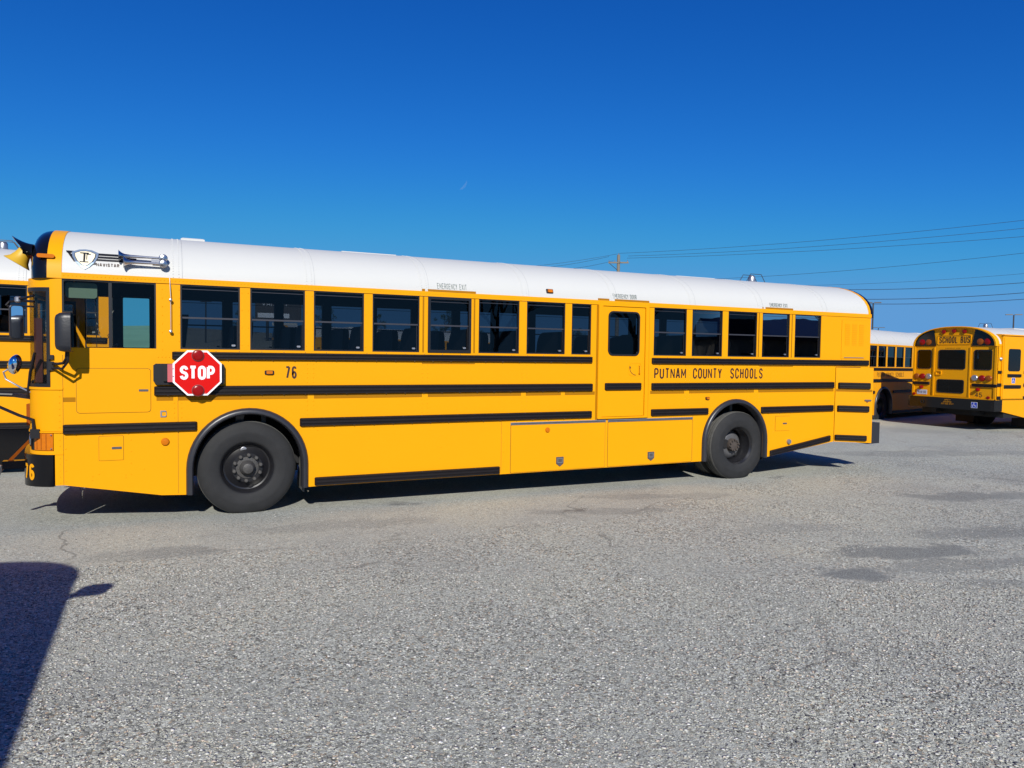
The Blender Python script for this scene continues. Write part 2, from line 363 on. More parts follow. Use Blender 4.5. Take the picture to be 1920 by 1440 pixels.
def wheel(cx, cz, yo, side, parent, dual=False, flat=0.006, label=None):
    """yo: outward face of the tyre (y), side -1 near, +1 far"""
    s = side; R = .525
    def ty(prof, y0, m, name, par, n=56, fl=None): return MB().lathe([(r, s*h) for r, h in prof], (cx, y0, cz), 'y', n, fl).build(name, m, par, smooth=35)
    if not dual:
        disc = [(.295, -.012), (.292, -.02), (.283, -.03), (.272, -.04), (.262, -.075), (.25, -.10), (.235, -.105), (.20, -.085), (.168, -.055), (.163, -.05), (.10, -.05), (.09, -.05), (.088, -.09)]
    else:
        disc = [(.295, -.012), (.288, -.02), (.275, -.035), (.262, -.05), (.255, -.13), (.24, -.15), (.235, -.24), (.225, -.25), (.19, -.235), (.16, -.20), (.15, -.195), (.09, -.195)]
    w = ty(disc, yo, 'rim' if not dual else 'rim', 'wheel', parent)
    if label: w['label'] = label
    def tyre(y0):
        p = [(.285, -.02), (.296, -.006), (.31, .0), (.34, .006), (.38, .012), (.405, .0135), (.41, .0125), (.45, .006), (.485, -.006), (.505, -.018), (.517, -.03), (.525, -.042),
             (.525, -.072), (.515, -.074), (.515, -.082), (.525, -.084), (.525, -.118), (.513, -.120), (.513, -.130), (.525, -.132), (.525, -.162), (.513, -.164), (.513, -.174), (.525, -.176),
             (.525, -.215), (.515, -.24), (.48, -.262), (.40, -.27), (.31, -.26), (.285, -.24), (.285, -.02)]
        ty(p[10:24], y0, 'tread', 'tread', w, 72, fl)
        ty(p[23:], y0, 'tyre', 'sidewall', w, 72, fl)
        return ty(p[:11], y0, 'tyre', 'tyre', w, 72, fl)
    fl = flat
    tyre(yo)
    if dual: tyre(yo-s*.32)
    if dual:
        ty([(.226, -.236), (.224, -.228), (.165, -.17), (.14, -.165), (.05, -.165)], yo, 'dish', 'rim_dish', w)
        hubp = [(.100, -.17), (.100, -.115), (.092, -.10), (.04, -.095), (.001, -.095)]
        ty(hubp, yo, 'hub', 'hub', w, 24)
        rb, h0, h1 = .080, -.10, -.080
        for k in range(2):
            t = math.radians(-50+180*k); MB().lathe([(.001, s*-.198), (.038, s*-.198)], (cx+.185*math.cos(t), yo, cz+.185*math.sin(t)), 'y', 20).build('hand_hole', 'dark', w, smooth=0)
    else:
        ty([(.122, -.052), (.12, -.042), (.085, -.038), (.08, .0), (.06, .025), (.055, .04), (.045, .045), (.001, .045)], yo, 'hubd', 'hub', w, 32)
        rb, h0, h1 = .143, -.046, -.012
        for k in range(2):
            t = math.radians(100+180*k); MB().lathe([(.001, s*-.086), (.026, s*-.086), (.034, s*-.088)], (cx+.2*math.cos(t), yo, cz+.2*math.sin(t)), 'y', 20).build('hand_hole', 'dark' if k else 'steel', w, smooth=0)
    q_ = .015 if not dual else .011
    for k in range(10):
        t = 2*PI*(k+.35)/10
        MB().lathe([(q_*1.4, s*h0), (q_*1.4, s*h1), (q_, s*(h1+.007)), (.0005, s*(h1+.008))], (cx+rb*math.cos(t), yo, cz+rb*math.sin(t)), 'y', 8).build('lug_nut', 'nut' if not dual else 'hub', w, smooth=25)
    return w

def seatrow(x, parent, y0, y1):
    b = MB(); sec = rrect(y0, y1, .0, 1.17, .15, 4)
    f = lambda a, c, d: (x+d+(.10*c), a, .95+c)
    b.prism([(a, max(c, .0)) for a, c in sec], f, .0, .085)
    b.box(x-.42, x+.05, y0+.01, y1-.01, 1.30, 1.43)
    b.box(x-.40, x-.35, y0+.1, y1-.1, .95, 1.30)
    return b.build('seat', 'seat', parent, smooth=30)

def side(root, fn, wins, L, notch=None, arches=(1.76, 8.745), top_end=None, door_hole=None, skirt=(.425, .262, .25, .435), cut=None, m='yellow'):
    """lower side panel with wheel arches, posts between windows, header"""
    P = [(0, skirt[0]), (.885, skirt[1])]
    for a in arches: P += arch_path(a)
    P += [(L if cut is None else cut, skirt[3])]
    xe = L if cut is None else cut
    if cut is not None: P += [(cut, 1.665), (L, 1.665)]
    P += [(L, WS)]
    if notch: P += [(notch[1], WS), (notch[1], notch[2]), (notch[0], notch[2]), (notch[0], WS)]
    P += [(0, WS)]
    MB().prism(P, fn, 0, -.045).build('side_panel', m, root, smooth=0)
    xs = sorted(wins)
    edges = [(0., xs[0][0])] if xs[0][0] > .01 else []
    for a, b in zip(xs[:-1], xs[1:]): edges.append((a[1], b[0]))
    for a, b in edges:
        if b-a > .008: MB().prism([(a, WS), (b, WS), (b, WT), (a, WT)], fn, 0, -.045).build('window_post', m, root, smooth=0)
    if xs[-1][1] < L-.01: MB().prism([(xs[-1][1], WS), (L, WS), (L, WT), (xs[-1][1], WT)], fn, 0, -.045).build('rear_quarter_panel', m, root, smooth=0)
    wr = lambda a, z, d: fn(a, z, d)
    for a, b in edges+[(xs[-1][1], L)]:
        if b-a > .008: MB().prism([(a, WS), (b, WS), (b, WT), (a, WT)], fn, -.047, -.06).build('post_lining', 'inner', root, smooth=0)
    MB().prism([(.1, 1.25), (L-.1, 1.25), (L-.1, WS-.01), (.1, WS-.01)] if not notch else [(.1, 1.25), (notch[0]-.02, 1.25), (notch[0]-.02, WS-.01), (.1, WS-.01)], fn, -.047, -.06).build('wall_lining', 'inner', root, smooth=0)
    # header / drip rail
    MB().prism([(0, WT), (L, WT), (L, RB), (0, RB)], fn, .010, -.045).build('drip_rail', m, root, smooth=0)

def shell(root, L, seams=(), hatches=(), front=True, rear=True, strobe=None, m='yellow', trim='bgloss'):
    sec = prof()
    def ring(x, ins, dz=0.): return [(x, y, z-dz) for y, z in prof(ins)]
    thick = [(y, z) for y, z in sec]+[(y, z) for y, z in reversed(prof(.03))]
    MB().rings([[(x, y, z) for y, z in thick] for x in (0, L-.06)]).build('roof', 'white', root, smooth=35)
    for x in seams:
        sheet = [(W/2+(y-W/2)*1.0018, z+.0022) for y, z in sec]+[(y, z-.001) for y, z in reversed(sec)]
        MB().rings([[(q, y, z) for y, z in sheet] for q in (x-.10, x)]).build('roof_seam', 'white', root, smooth=35)
        MB().rings([[(q, W/2+(y-W/2)*1.003, z+.003) for y, z in sec]+[(q, y, z) for y, z in reversed(sec)] for q in (x, x+.004)]).build('seam_line', 'sealant', root, smooth=35)
        pts = []
        for xr in (x-.085, x-.03):
            for k in range(0, 70):
                t = .015+.97*k/69
                i = t*(len(sec)-1); j = int(i); q = i-j; a, b = sec[j], sec[min(j+1, len(sec)-1)]
                pts.append((xr, a[0]+(b[0]-a[0])*q, a[1]+(b[1]-a[1])*q))
        bb = MB()
        for x_, y_, z_ in pts:
            c = Vector((0, y_-W/2, (z_-2.49)*1.6)).normalized(); p = Vector((x_, y_, z_))+c*.002
            e1 = Vector((1, 0, 0)); e2 = c.cross(e1); r = .008
            v = [p+(e1*math.cos(t)+e2*math.sin(t))*r for t in (0, PI/2, PI, 3*PI/2)]+[p+c*.006]
            bb.add(v, [(0, 1, 4), (1, 2, 4), (2, 3, 4), (3, 0, 4)])
        bb.build('roof_rivets', 'white', root, smooth=0, kind='stuff', normals=False)
    for x0, x1, y0, y1, h in hatches:
        zc = roof_z((y0+y1)/2) if (y0+y1)/2 < W else 3.09
        zb = min(roof_z(y0), roof_z(y1))-.01
        MB().rings([[(x0+i, y0+i, z), (x1-i, y0+i, z), (x1-i, y1-i, z), (x0+i, y1-i, z)] for i, z in ((0, zb), (0, zc+h*.45), (.02, zc+h*.8), (.07, zc+h))]).build('roof_hatch', 'white', root, smooth=20)
    if front:
        # yellow cap then black rounded nose over the windshield
        t2 = lambda x, ins: [(x, y, z) for y, z in prof(ins)]+[(x, y, z) for y, z in reversed(prof(ins+.03))]
        t0 = [(x_, i_) for x_, i_ in ((-.125, 0), (.0, 0))]
        MB().rings([[(x, W/2+(y-W/2)*1.004, z+.004) for x, y, z in t2(x_, i_)] for x_, i_ in ((-.125, 0), (.0, -.001))]).build('front_cap', m, root, smooth=35)
        f0 = lambda x, ins: [(x, y, z) for y, z in prof(ins)]
        rg = [f0(x, i) for x, i in ((-.125, .0), (-.16, .006), (-.20, .025), (-.235, .06), (-.262, .11), (-.28, .18), (-.29, .26), (-.30, .40))]
        MB().rings(rg, close=False, caps=False).add(rg[-1], [tuple(range(len(rg[-1])))]).build('front_roof_nose', 'bgloss', root, smooth=40)
        band(2.40, 2.492, 0, plan_len(), 1, 0, .03).build('windshield_header', m, root, smooth=30)
    if rear:
        MB().rings([[(x, W/2+(y-W/2)*1.004, z+.004) for y, z in thick] for x in (L-.06, L-.012)]).build('rear_cap', m, root, smooth=35)
        t3 = [(x_, i_) for x_, i_ in ((L-.012, -.006), (L+.05, -.004), (L+.075, .012))]
        MB().rings([[(x, y, z) for y, z in prof(i)]+[(x, y, z) for y, z in reversed(prof(i+.04))] for x, i in t3]).build('rear_cap_trim', trim, root, smooth=35)
        MB().add([(L+.0, y, z) for y, z in prof(.02)], [tuple(range(len(prof())))]).build('rear_upper_panel', m, root, smooth=0)
    if strobe:
        x, y = strobe; z = roof_z(y)
        MB().lathe([(.075, 0), (.075, .03), (.062, .04), (.06, .11), (.045, .135), (.001, .14)], (x, y, z-.005), 'z', 20).build('strobe_light', 'steel', root, smooth=40)
        for dy in (-.09, .09):
            MB().tube([(x-.22, y+dy, z-.01), (x-.11, y+dy, z+.15), (x+.13, y+dy, z+.15), (x+.24, y+dy, z-.01)], .006, 6).build('strobe_guard', 'polem', root)

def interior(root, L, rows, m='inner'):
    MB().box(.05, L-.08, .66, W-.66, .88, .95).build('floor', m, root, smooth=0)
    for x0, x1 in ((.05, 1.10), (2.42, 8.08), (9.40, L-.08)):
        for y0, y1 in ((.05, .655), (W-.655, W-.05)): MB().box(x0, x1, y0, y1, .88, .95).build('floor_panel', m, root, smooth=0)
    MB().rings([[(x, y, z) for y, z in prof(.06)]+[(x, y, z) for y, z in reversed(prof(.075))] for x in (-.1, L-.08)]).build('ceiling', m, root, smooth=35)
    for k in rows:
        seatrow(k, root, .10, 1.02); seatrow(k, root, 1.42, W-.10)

def underbody(root, L, lift=0.):
    b = MB(); b.box(-.1, L-.1, .55, .70, .45, .75); b.box(-.1, L-.1, W-.70, W-.55, .45, .75)
    b.box(2.6, 4.6, .25, W-.3, .42, .82); b.box(4.9, 7.9, .12, W-.12, .33, .86); b.box(9.6, L-.25, .35, W-.35, .55, .86)
    b.box(.1, L-.1, .66, W-.66, .86, .88)
    b.build('chassis', 'dark', root, smooth=0)
    for cx in (1.76, 8.745):
        b = MB(); b.box(cx-.62, cx+.62, .62, .64, .35, .88); b.box(cx-.62, cx+.62, W-.64, W-.62, .35, .88)
        b.box(cx-.66, cx-.64, .06, W-.06, .40, .88); b.box(cx+.64, cx+.66, .06, W-.06, .40, .88)
        b.tube([(cx, .2, .46-lift), (cx, W-.2, .46-lift)], .07, 10)
        for y0, y1, yw in ((.05, .62, .60), (W-.62, W-.05, W-.62)): b.box(cx-.62, cx+.62, y0, y1, 1.21, 1.23); b.box(cx-.62, cx+.62, yw, yw+.02, .86, 1.22)
        b.build('wheel_housing', 'dark', root, smooth=0, kind='stuff')

def nose(root, number=None, m='yellow', windshield='clear'):
    PL = plan_len()
    band(.80-.02, 1.41, 0, PL, 1, 0, .03)
    band(.97, 1.385, .0, PL, 1, .0, .03).build('nose_panel', m, root, smooth=40)
    band(1.385, 1.41, -.0, PL, 1, .010, .045).build('windshield_sill', m, root, smooth=40)
    # head- and turn-lamp housings at the corners
    band(.955, .968, 0, PL, 1, .012, .05).build('lamp_surround', m, root, smooth=40)
    band(.735, .772, 0, PL, 1, .006, .045).build('lamp_surround', m, root, smooth=40)
    band(.772, .955, 0, .085, 1, 0, .03).build('nose_corner', m, root, smooth=40); band(.772, .955, PL-.085, PL, 1, 0, .03).build('nose_corner', m, root, smooth=40)
    for k in (0, 1):
        s0, s1 = (.085, .37) if not k else (PL-.37, PL-.085)
        sa, sb_ = (s0+.004, s1-.07) if not k else (s0+.07, s1-.004)
        ts = band(.778, .949, sa, sb_, 1, .005, .02).build('turn_signal', 'amber', root, smooth=40)
        sc_, sd_ = (s1-.07, s1) if not k else (s0, s0+.07)
        band(.775, .952, sc_, sd_, 1, .001, .02).build('lamp_bezel', 'bgloss', root, smooth=40)
        for q in (.30, .55, .80): band(.785, .942, sa+(sb_-sa)*q, sa+(sb_-sa)*q+.006, 1, .007, .004, n=2).build('lens_rib', 'amberd', ts, smooth=40)
        for zz in (.795, .932): MB().lathe([(.001, -.008), (.007, -.007), (.008, 0)], (plan(sa+.015 if not k else sb_-.015)[0]-.004, plan(sa+.015 if not k else sb_-.015)[1]-(.006 if not k else -.006), zz), 'y', 8).build('screw', 'chrome', ts)
        s0, s1 = (.37, .74) if not k else (PL-.74, PL-.37)
        hb = band(.772, .955, s0, s1, 1, -.005, .03).build('headlight', 'bgloss', root, smooth=40)
        x, y, t = plan((s0+s1)/2)
        MB().lathe([(.001, -.012), (.05, -.01), (.078, .0), (.082, .01)], (x-.0, y, .863), 'x', 24).build('lens', 'chrome', hb)
    band(.772, .955, .74, PL-.74, 1, 0, .03).build('grille_panel', m, root, smooth=40)
    # skirt behind the bumper
    band(.425, .735, 0, .075, 1, 0, .03).build('nose_skirt', m, root, smooth=40); band(.425, .735, PL-.075, PL, 1, 0, .03).build('nose_skirt', m, root, smooth=40)
    # pillars and windshield
    for s0, s1 in ((0, .108), (PL-.108, PL)): band(1.41, 2.40, s0, s1, 1, 0, .03).build('front_pillar', m, root, smooth=40)
    w = None
    for s0, s1 in ((.108, PL/2), (PL/2, PL-.108)):
        b = MB()
        for za, zb, sa, sb in ((1.41, 1.445, s0, s1), (2.36, 2.40, s0, s1), (1.445, 2.36, s0, s0+.032), (1.445, 2.36, s1-.032, s1)):
            q = band(za, zb, sa, sb, 1, .006, .03); b.add(q.v, q.f)
        w = b.build('windshield', 'trim', root, smooth=40)
        n = 24; g = pmap(1); v = []; f = []
        for i in range(n+1):
            s = s0+.03+(s1-s0-.06)*i/n; v += [g(s, 1.44, -.008), g(s, 2.365, -.008)]
            if i: f.append((2*i-2, 2*i, 2*i+1, 2*i-1))
        MB().add(v, f).build('pane', M[windshield], w, smooth=40)
    # bumper
    PB = plan_len(1.19)
    bmp = band(.412, .732, .09, PB-.09, 1.19, .0, .05).build('front_bumper', 'bgloss', root, smooth=40)
    if number: text(number, .455, .285, .475, .64, pmap(1.19), M['yellow'], bmp, .003, wt=.03)
    rivets([(.03+0*k, .45+.062*k) for k in range(16)]+[(.02+.03*k, 1.397) for k in range(4)], pmap(1), root)

# ------------------------------------------------------------------ THE MAIN BUS (number 76)
def horizontal_rivets(x0, x1, z, step): return [(x0+step*k, z) for k in range(int((x1-x0)/step))]
S = .0074; L = 11.66
bus = empty('school_bus', (0, 0, 0), (0, -S, 0))
tag(bus, 'long yellow school bus number 76 with stop sign arm, filling the middle of the lot', 'school bus', 'school buses')
wins = [(-.002, .842), (1.071, 1.666), (1.771, 2.359), (2.457, 3.035), (3.137, 3.716), (3.822, 4.392), (4.497, 5.067), (5.175, 5.749), (5.850, 6.155), (6.32, 7.04),
        (7.199, 7.779), (7.881, 8.452), (8.561, 9.133), (9.241, 9.812), (9.924, 10.50)]
side(bus, L_, wins, L, notch=(6.30, 7.06, .955), cut=10.855)
for i, (a, b) in enumerate(wins):
    if i == 9: continue
    if i == 0: window(.0, b, L_, bus, z0=1.752, style='slide', glass='clear', name='driver_window')
    elif i == 5:
        window(a+.012, b-.012, L_, bus, z0=WS+.015, z1=WT-.015, name='emergency_window')
        MB().ringplate(rrect(a, b, WS, WT, .01, 2), rrect(a+.034, b-.034, WS+.034, WT-.034, .01, 2), L_, -.005, .012).build('emergency_window_frame', 'trim', bus, smooth=0)
    else: window(a, b, L_, bus)
# passenger side, seen through the windows
winsR = [(0.0, .33), (.42, .76), (1.071, 1.666), (1.771, 2.359), (2.457, 3.035), (3.137, 3.716), (3.822, 4.392), (4.497, 5.067), (5.175, 5.749), (5.86, 6.43), (6.53, 7.10),
         (7.199, 7.779), (7.881, 8.452), (8.561, 9.133), (9.241, 9.812), (9.924, 10.50)]
side(bus, R_, winsR, L)
for i, (a, b) in enumerate(winsR):
    if i < 2: window(a, b, R_, bus, style='plain', glass='clear' if i == 0 else 'teal', name='entry_door_window', fr=.015)
    else: window(a, b, R_, bus)
for z0, z1 in ((1.695, 1.78), (1.315, 1.417), (.945, 1.04)):
    if z0 > 1: rail(1.0, L-.03, z0, z1, R_, bus)
    else: rail(2.45, 8.05, z0, z1, R_, bus)
text('PUTNAM COUNTY SCHOOLS', 9.27, 7.21, 1.475, 1.635, R_, 'ink', bus, bold=0)
shell(bus, L, seams=(1.09, 2.464, 3.83, 5.2, 6.56, 7.93, 9.24, 10.62), hatches=((1.10, 1.36, .95, 1.25, .035), (2.98, 3.70, .95, 1.5, .012), (8.32, 9.10, .95, 1.5, .008)), strobe=(10.16, 1.22))
interior(bus, L-.3, [1.62+.69*k for k in range(12) if k not in (7,)])
underbody(bus, L)
nose(bus, '76')
# rear wall of the bus
MB().box(L-.045, L-.001, .03, W-.03, .60, 2.49).build('rear_wall', 'yellow', bus, smooth=0)
MB().rings([[(L+.02, y, z) for y, z in ((.0, .36), (.0, .72), (W, .72), (W, .36))], [(L+.30, y, z) for y, z in ((-.0, .365), (-.0, .72), (W, .72), (W, .365))], [(L+.36, y, z) for y, z in ((.06, .38), (.06, .70), (W-.06, .70), (W-.06, .38))]]).build('rear_bumper', 'fender', bus, smooth=20)
# rub rails
for x0, x1, z0, z1 in ((.99, 6.18, 1.697, 1.781), (7.168, 11.625, 1.689, 1.777), (.818, 6.192, 1.312, 1.416), (7.17, 10.822, 1.315, 1.418),
                       (-.004, 1.231, .936, 1.036), (2.302, 6.184, .946, 1.043), (7.172, 8.209, .946, 1.044), (9.250, 10.818, .938, 1.040), (2.469, 4.811, .258, 1*.356)):
    rail(x0, x1, z0, z1, L_, bus)
rail(9.456, 10.770, .258, .350, L_, bus, z0b=.452, z1b=.545)
rail(6.38, 6.985, 1.322, 1.423, lambda a, b, d: L_(a, b, d+.012), bus)
scr = []
for x0, x1, z in ((1.3, 6.1, 1.700), (7.3, 11.5, 1.693), (.95, 6.1, 1.316), (7.3, 10.7, 1.319), (2.45, 6.1, .950), (9.4, 10.7, .943), (.1, 1.2, .941), (2.7, 4.7, .262)):
    k = x0
    while k < x1: scr += [(k, z), (k+.12, z+.088)]; k += .235
rivets(scr, lambda a, b, d: L_(a, b, d+.030), bus, r=.0045, h=.002, m='sash', name='rail_screws')
# reflective tape
tp = [(.84, 1.00), (1.045, 2.39), (2.46, 3.755), (3.83, 5.105), (5.175, 5.7), (5.76, 6.23), (7.155, 7.76), (7.85, 9.10), (9.19, 10.82)]
for a, b in tp: MB().prism([(a, 1.262), (b, 1.262), (b, 1.308), (a, 1.308)], L_, 0, .0015).build('reflective_tape', 'tape', bus, smooth=0)
MB().prism([(.002, 1.262), (.108, 1.262), (.108, 1.308), (.002, 1.308)], L_, 0, .0015).build('reflective_tape', 'tape', bus, smooth=0)
for a, b in ((3.82, 4.455), (3.745, 3.785), (6.26, 6.44), (6.53, 7.11), (9.30, 9.875), (9.235, 9.255)):
    MB().prism([(a, 2.556), (b, 2.556), (b, 2.580), (a, 2.580)], roof_map, -.01, .004).build('reflective_tape', 'tape', bus, smooth=0)
for a, z0, z1 in ((3.765, WS, 2.49), (4.437, WS, 2.49), (9.17, WS, 2.49), (9.86, WS, 2.49)):
    MB().prism([(a-.011, z0), (a+.011, z0), (a+.011, z1), (a-.011, z1)], L_, 0, .0015).build('reflective_tape', 'tape', bus, smooth=0)
for a, b, z0, z1 in ((3.75, 4.45, 1.668, 1.685), (9.20, 9.90, 1.660, 1.676)):
    MB().prism([(a, z0), (b, z0), (b, z1), (a, z1)], L_, 0, .0015).build('reflective_tape', 'tape', bus, smooth=0)
# emergency door
fr = MB().ringplate(rrect(6.262, 7.098, .930, 2.492, .01, 2), rrect(6.325, 7.040, .952, 2.480, .01, 2), L_, -.002, .026).build('door_frame', 'yellow', bus, smooth=0)
for a, b, z0, z1 in ((6.240, 6.261, .918, 2.49), (7.099, 7.120, .918, 2.49), (6.262, 7.098, .905, .929)):
    MB().prism([(a, z0), (b, z0), (b, z1), (a, z1)], L_, 0, .002).build('reflective_tape', 'tape', bus, smooth=0)
MB().ringplate(rrect(6.322, 7.043, .949, 2.483, .01, 5), rrect(6.425, 6.937, 1.805, 2.408, .07, 5), L_, -.02, .002).build('door_gap_shade', 'gap', bus, smooth=0)  # brown plate behind the door paints shade into its gap
dr = MB().ringplate(rrect(6.330, 7.034, .957, 2.476, .01, 5), rrect(6.425, 6.937, 1.805, 2.408, .07, 5), L_, -.015, .013).build('emergency_door', 'yellow', bus, smooth=0)
rwindow(6.420, 6.942, 1.800, 2.413, L_, dr, .075, d=.012)
MB().ringplate(rrect(6.775, 6.985, 1.52, 1.70, .04, 3), rrect(6.782, 6.978, 1.527, 1.693, .034, 3), L_, .010, .016).build('handle_recess', 'yellow', dr, smooth=0)
MB().tube([L_(6.945, 1.665, .012), L_(6.945, 1.66, .04), L_(6.942, 1.56, .045), L_(6.94, 1.55, .012)], .009, 6).build('door_handle', 'yellow', dr)
ar = MB(); pts = [(6.90-.11*math.sin(t), 1.63-.10*math.cos(t)) for t in [PI*.02+PI*.48*k/8 for k in range(9)]]
for (a, b), (c, d) in zip(pts[:-1], pts[1:]): ar.prism([(a, b-.006), (c-.006, d), (c+.006, d), (a, b+.008)], L_, .013, .015)
ar.prism([(6.770, 1.625), (6.812, 1.625), (6.791, 1.662)], L_, .013, .015); ar.build('arrow_decal', 'ink', dr, smooth=0)
# storage doors, hatches and small panels: plate standing 4 mm proud over a brown backing that paints the joint's shade
def flap(x0, x1, z0, z1, name, r=.008, gap=.005, latch=None, z0b=None):
    q = rrect(x0-gap, x1+gap, z0-gap, z1+gap, r+gap*.5, 3); MB().prism(q, L_, 0, .0018).build('painted_gap_shade', 'gap', bus, smooth=0)
    p = MB().prism(rrect(x0, x1, z0, z1, r, 3), L_, 0, .0045).build(name, 'yellow', bus, smooth=0)
    if latch: MB().prism(rrect(*latch, .003, 1), L_, .004, .008).build('latch', 'greyplate', p, smooth=0)
    return p
st = [flap(4.966, 6.405, .262, .880, 'storage_door'), flap(6.455, 7.915, .262, .875, 'storage_door')]
for x0, x1 in ((4.958, 6.41), (6.448, 7.92)):
    MB().prism([(x0, .883), (x1, .883), (x1, .915), (x0, .915)], L_, 0, .012).build('door_hinge', 'steel', bus, smooth=0)
    MB().prism([(x0+.01, .893), (x1-.01, .893), (x1-.01, .903), (x0+.01, .903)], L_, .012, .014).build('hinge_groove', 'polem', bus, smooth=0)
for p_, xc in ((st[0], 5.695), (st[1], 7.184)):
    k = MB().prism([(xc-.056, .435), (xc+.056, .435), (xc+.056, .345), (xc, .305), (xc-.056, .345)], L_, .004, .012).build('latch', 'greyplate', p_, smooth=0)
    MB().ringplate([(xc-.04, .42), (xc+.04, .42), (xc+.04, .355), (xc-.04, .355)], [(xc-.03, .41), (xc+.03, .41), (xc+.03, .365), (xc-.03, .365)], L_, .012, .016).build('latch_ring', 'steel', p_, smooth=0)
flap(.118, .785, 1.148, 1.598, 'access_panel', r=.03, gap=.004, latch=(.676, .764, 1.362, 1.384))
flap(.311, .530, .657, .905, 'access_panel', gap=.003, latch=(.425, .515, .770, .794))
flap(9.560, 9.865, .655, .880, 'fuel_door', gap=.003, latch=(9.715, 9.80, .755, .778))
flap(10.97, 11.56, 1.80, 2.44, 'grille_panel', gap=.001)
gr = MB()
for cx_ in (11.10, 11.265, 11.43):
    for k in range(12): gr.prism([(cx_-.058, 2.03+.030*k), (cx_+.058, 2.03+.030*k), (cx_+.052, 2.042+.030*k), (cx_-.052, 2.042+.030*k)], L_, .004, .010)
gr.build('louvres', 'yellow', bus, smooth=0, kind='stuff')
MB().prism([(11.03, 1.815), (11.50, 1.815), (11.50, 1.825), (11.03, 1.825)], L_, 0, .012).build('small_vent_lip', 'steel', bus, smooth=0)
MB().lathe([(.001, -.03), (.035, -.03), (.04, -.02), (.042, 0)], (9.85, 0, .475), 'y', 20).build('exhaust_outlet', 'steel', bus, smooth=40)
# panel joint lines and rivets
for x in (.0, .885, 1.045, 4.83, 7.93, 9.3):
    z1 = 1.735 if x < .5 else (1.30 if x < 2 else .93); z0 = .43 if x == 0 else .27
    if x == .885: continue
    MB().prism([(x-.0015, z0), (x+.0015, z0), (x+.0015, z1), (x-.0015, z1)], L_, 0, .0008).build('panel_joint', 'gap', bus, smooth=0)
rp = horizontal_rivets(.02, 11.6, 2.522, .036)
rivets(rp, lambda a, b, d: L_(a, b, d+.010), bus, r=.0065, h=.0045)
rp = []
for xc in (1.045, 2.42, 3.79, 5.15, 7.82, 9.18):
    for dx in (-.035, .035):
        for z0, z1 in ((1.43, 1.69), (1.06, 1.26)):
            k = z0+.02
            while k < z1-.01: rp.append((xc+dx, k)); k += .052
for xc in (.90, 1.06): rp += [(xc, 1.80+.09*k) for k in range(8)]
for xc in (1.718, 2.408, 3.087, 4.445, 5.12, 5.80, 7.83, 8.506, 9.187): rp += [(xc+d, 1.86+.19*k) for k in range(4) for d in (-.032, .032)]
rp += [(.86+.035*k, 1.722) for k in range(4)]+[(.02, .46+.11*k) for k in range(5)]+[(.60+.0*k, .5+.12*k) for k in range(4)]
rp += [(4.86, .30+.12*k) for k in range(5)]+[(4.0+.0*k, .5+.14*k) for k in range(3)]+[(3.1, .5+.14*k) for k in range(3)]+[(2.5, .9)]
rp += [(6.4+.075*k, .940) for k in range(8)]+[(9.5+.06*k, .905) for k in range(7)]+[(9.52, .64+.06*k) for k in range(4)]
rp += [(6.27, 1.0+.06*k) for k in range(24)]+[(7.085, 1.0+.06*k) for k in range(24)]
rp += [(10.84, .50+.06*k) for k in range(14)]+[(.25, .5), (.25, .46), (.31, .52), (.55, .47), (.55, .5), (.72, .55)]
rivets(rp, L_, bus)
# marker lamps
def boxlamp(x, z, w, h, par=bus, fn=L_, d0=0):
    k = MB().prism(rrect(x-w/2, x+w/2, z-h/2, z+h/2, .008, 2), fn, d0, d0+.012).build('marker_lamp', 'trim', par, smooth=0)
    MB().prism(rrect(x-w*.33, x+w*.33, z-h*.32, z+h*.38, .006, 2), fn, d0+.012, d0+.03).build('lens', 'amber', k, smooth=0); return k
boxlamp(1.972, 1.560, .10, .045); boxlamp(8.192, 1.186, .075, .04); boxlamp(5.515, 2.64, .10, .055, fn=roof_map, d0=.0)
for x, z, r in ((.920, .829, .040), (5.502, .803, .034)):
    MB().lathe([(r, 0), (r, -.010), (r*.85, -.018), (r*.3, -.022), (.001, -.022)], (x, -.002, z), 'y', 24).build('round_reflector', 'amber', bus, smooth=40)
# lettering
text('76', 2.143, 2.268, 1.491, 1.632, L_, 'ink', bus, wt=.021)
text('PUTNAM', 7.217, 7.784, 1.478, 1.632, L_, 'ink', bus, space=.8, wt=.0225)
text('COUNTY', 7.912, 8.455, 1.477, 1.634, L_, 'ink', bus, space=.8, wt=.0225)
text('SCHOOLS', 8.621, 9.268, 1.475, 1.636, L_, 'ink', bus, space=1.1, wt=.0225)
text('EMERGENCY EXIT', 3.945, 4.335, 2.592, 2.662, roof_map, 'thinink', bus, wt=.0055)
text('EMERGENCY DOOR', 6.505, 6.900, 2.590, 2.655, roof_map, 'thinink', bus, wt=.006)
text('EMERGENCY EXIT', 9.395, 9.770, 2.590, 2.650, roof_map, 'thinink', bus, wt=.006)
MB().ringplate([(.876, 1.158), (.93, 1.158), (.93, 1.088), (.876, 1.088)], [(.89, 1.144), (.935, 1.144), (.935, 1.102), (.89, 1.102)], L_, .001, .006).build('engine_badge', 'steel', bus, smooth=0)
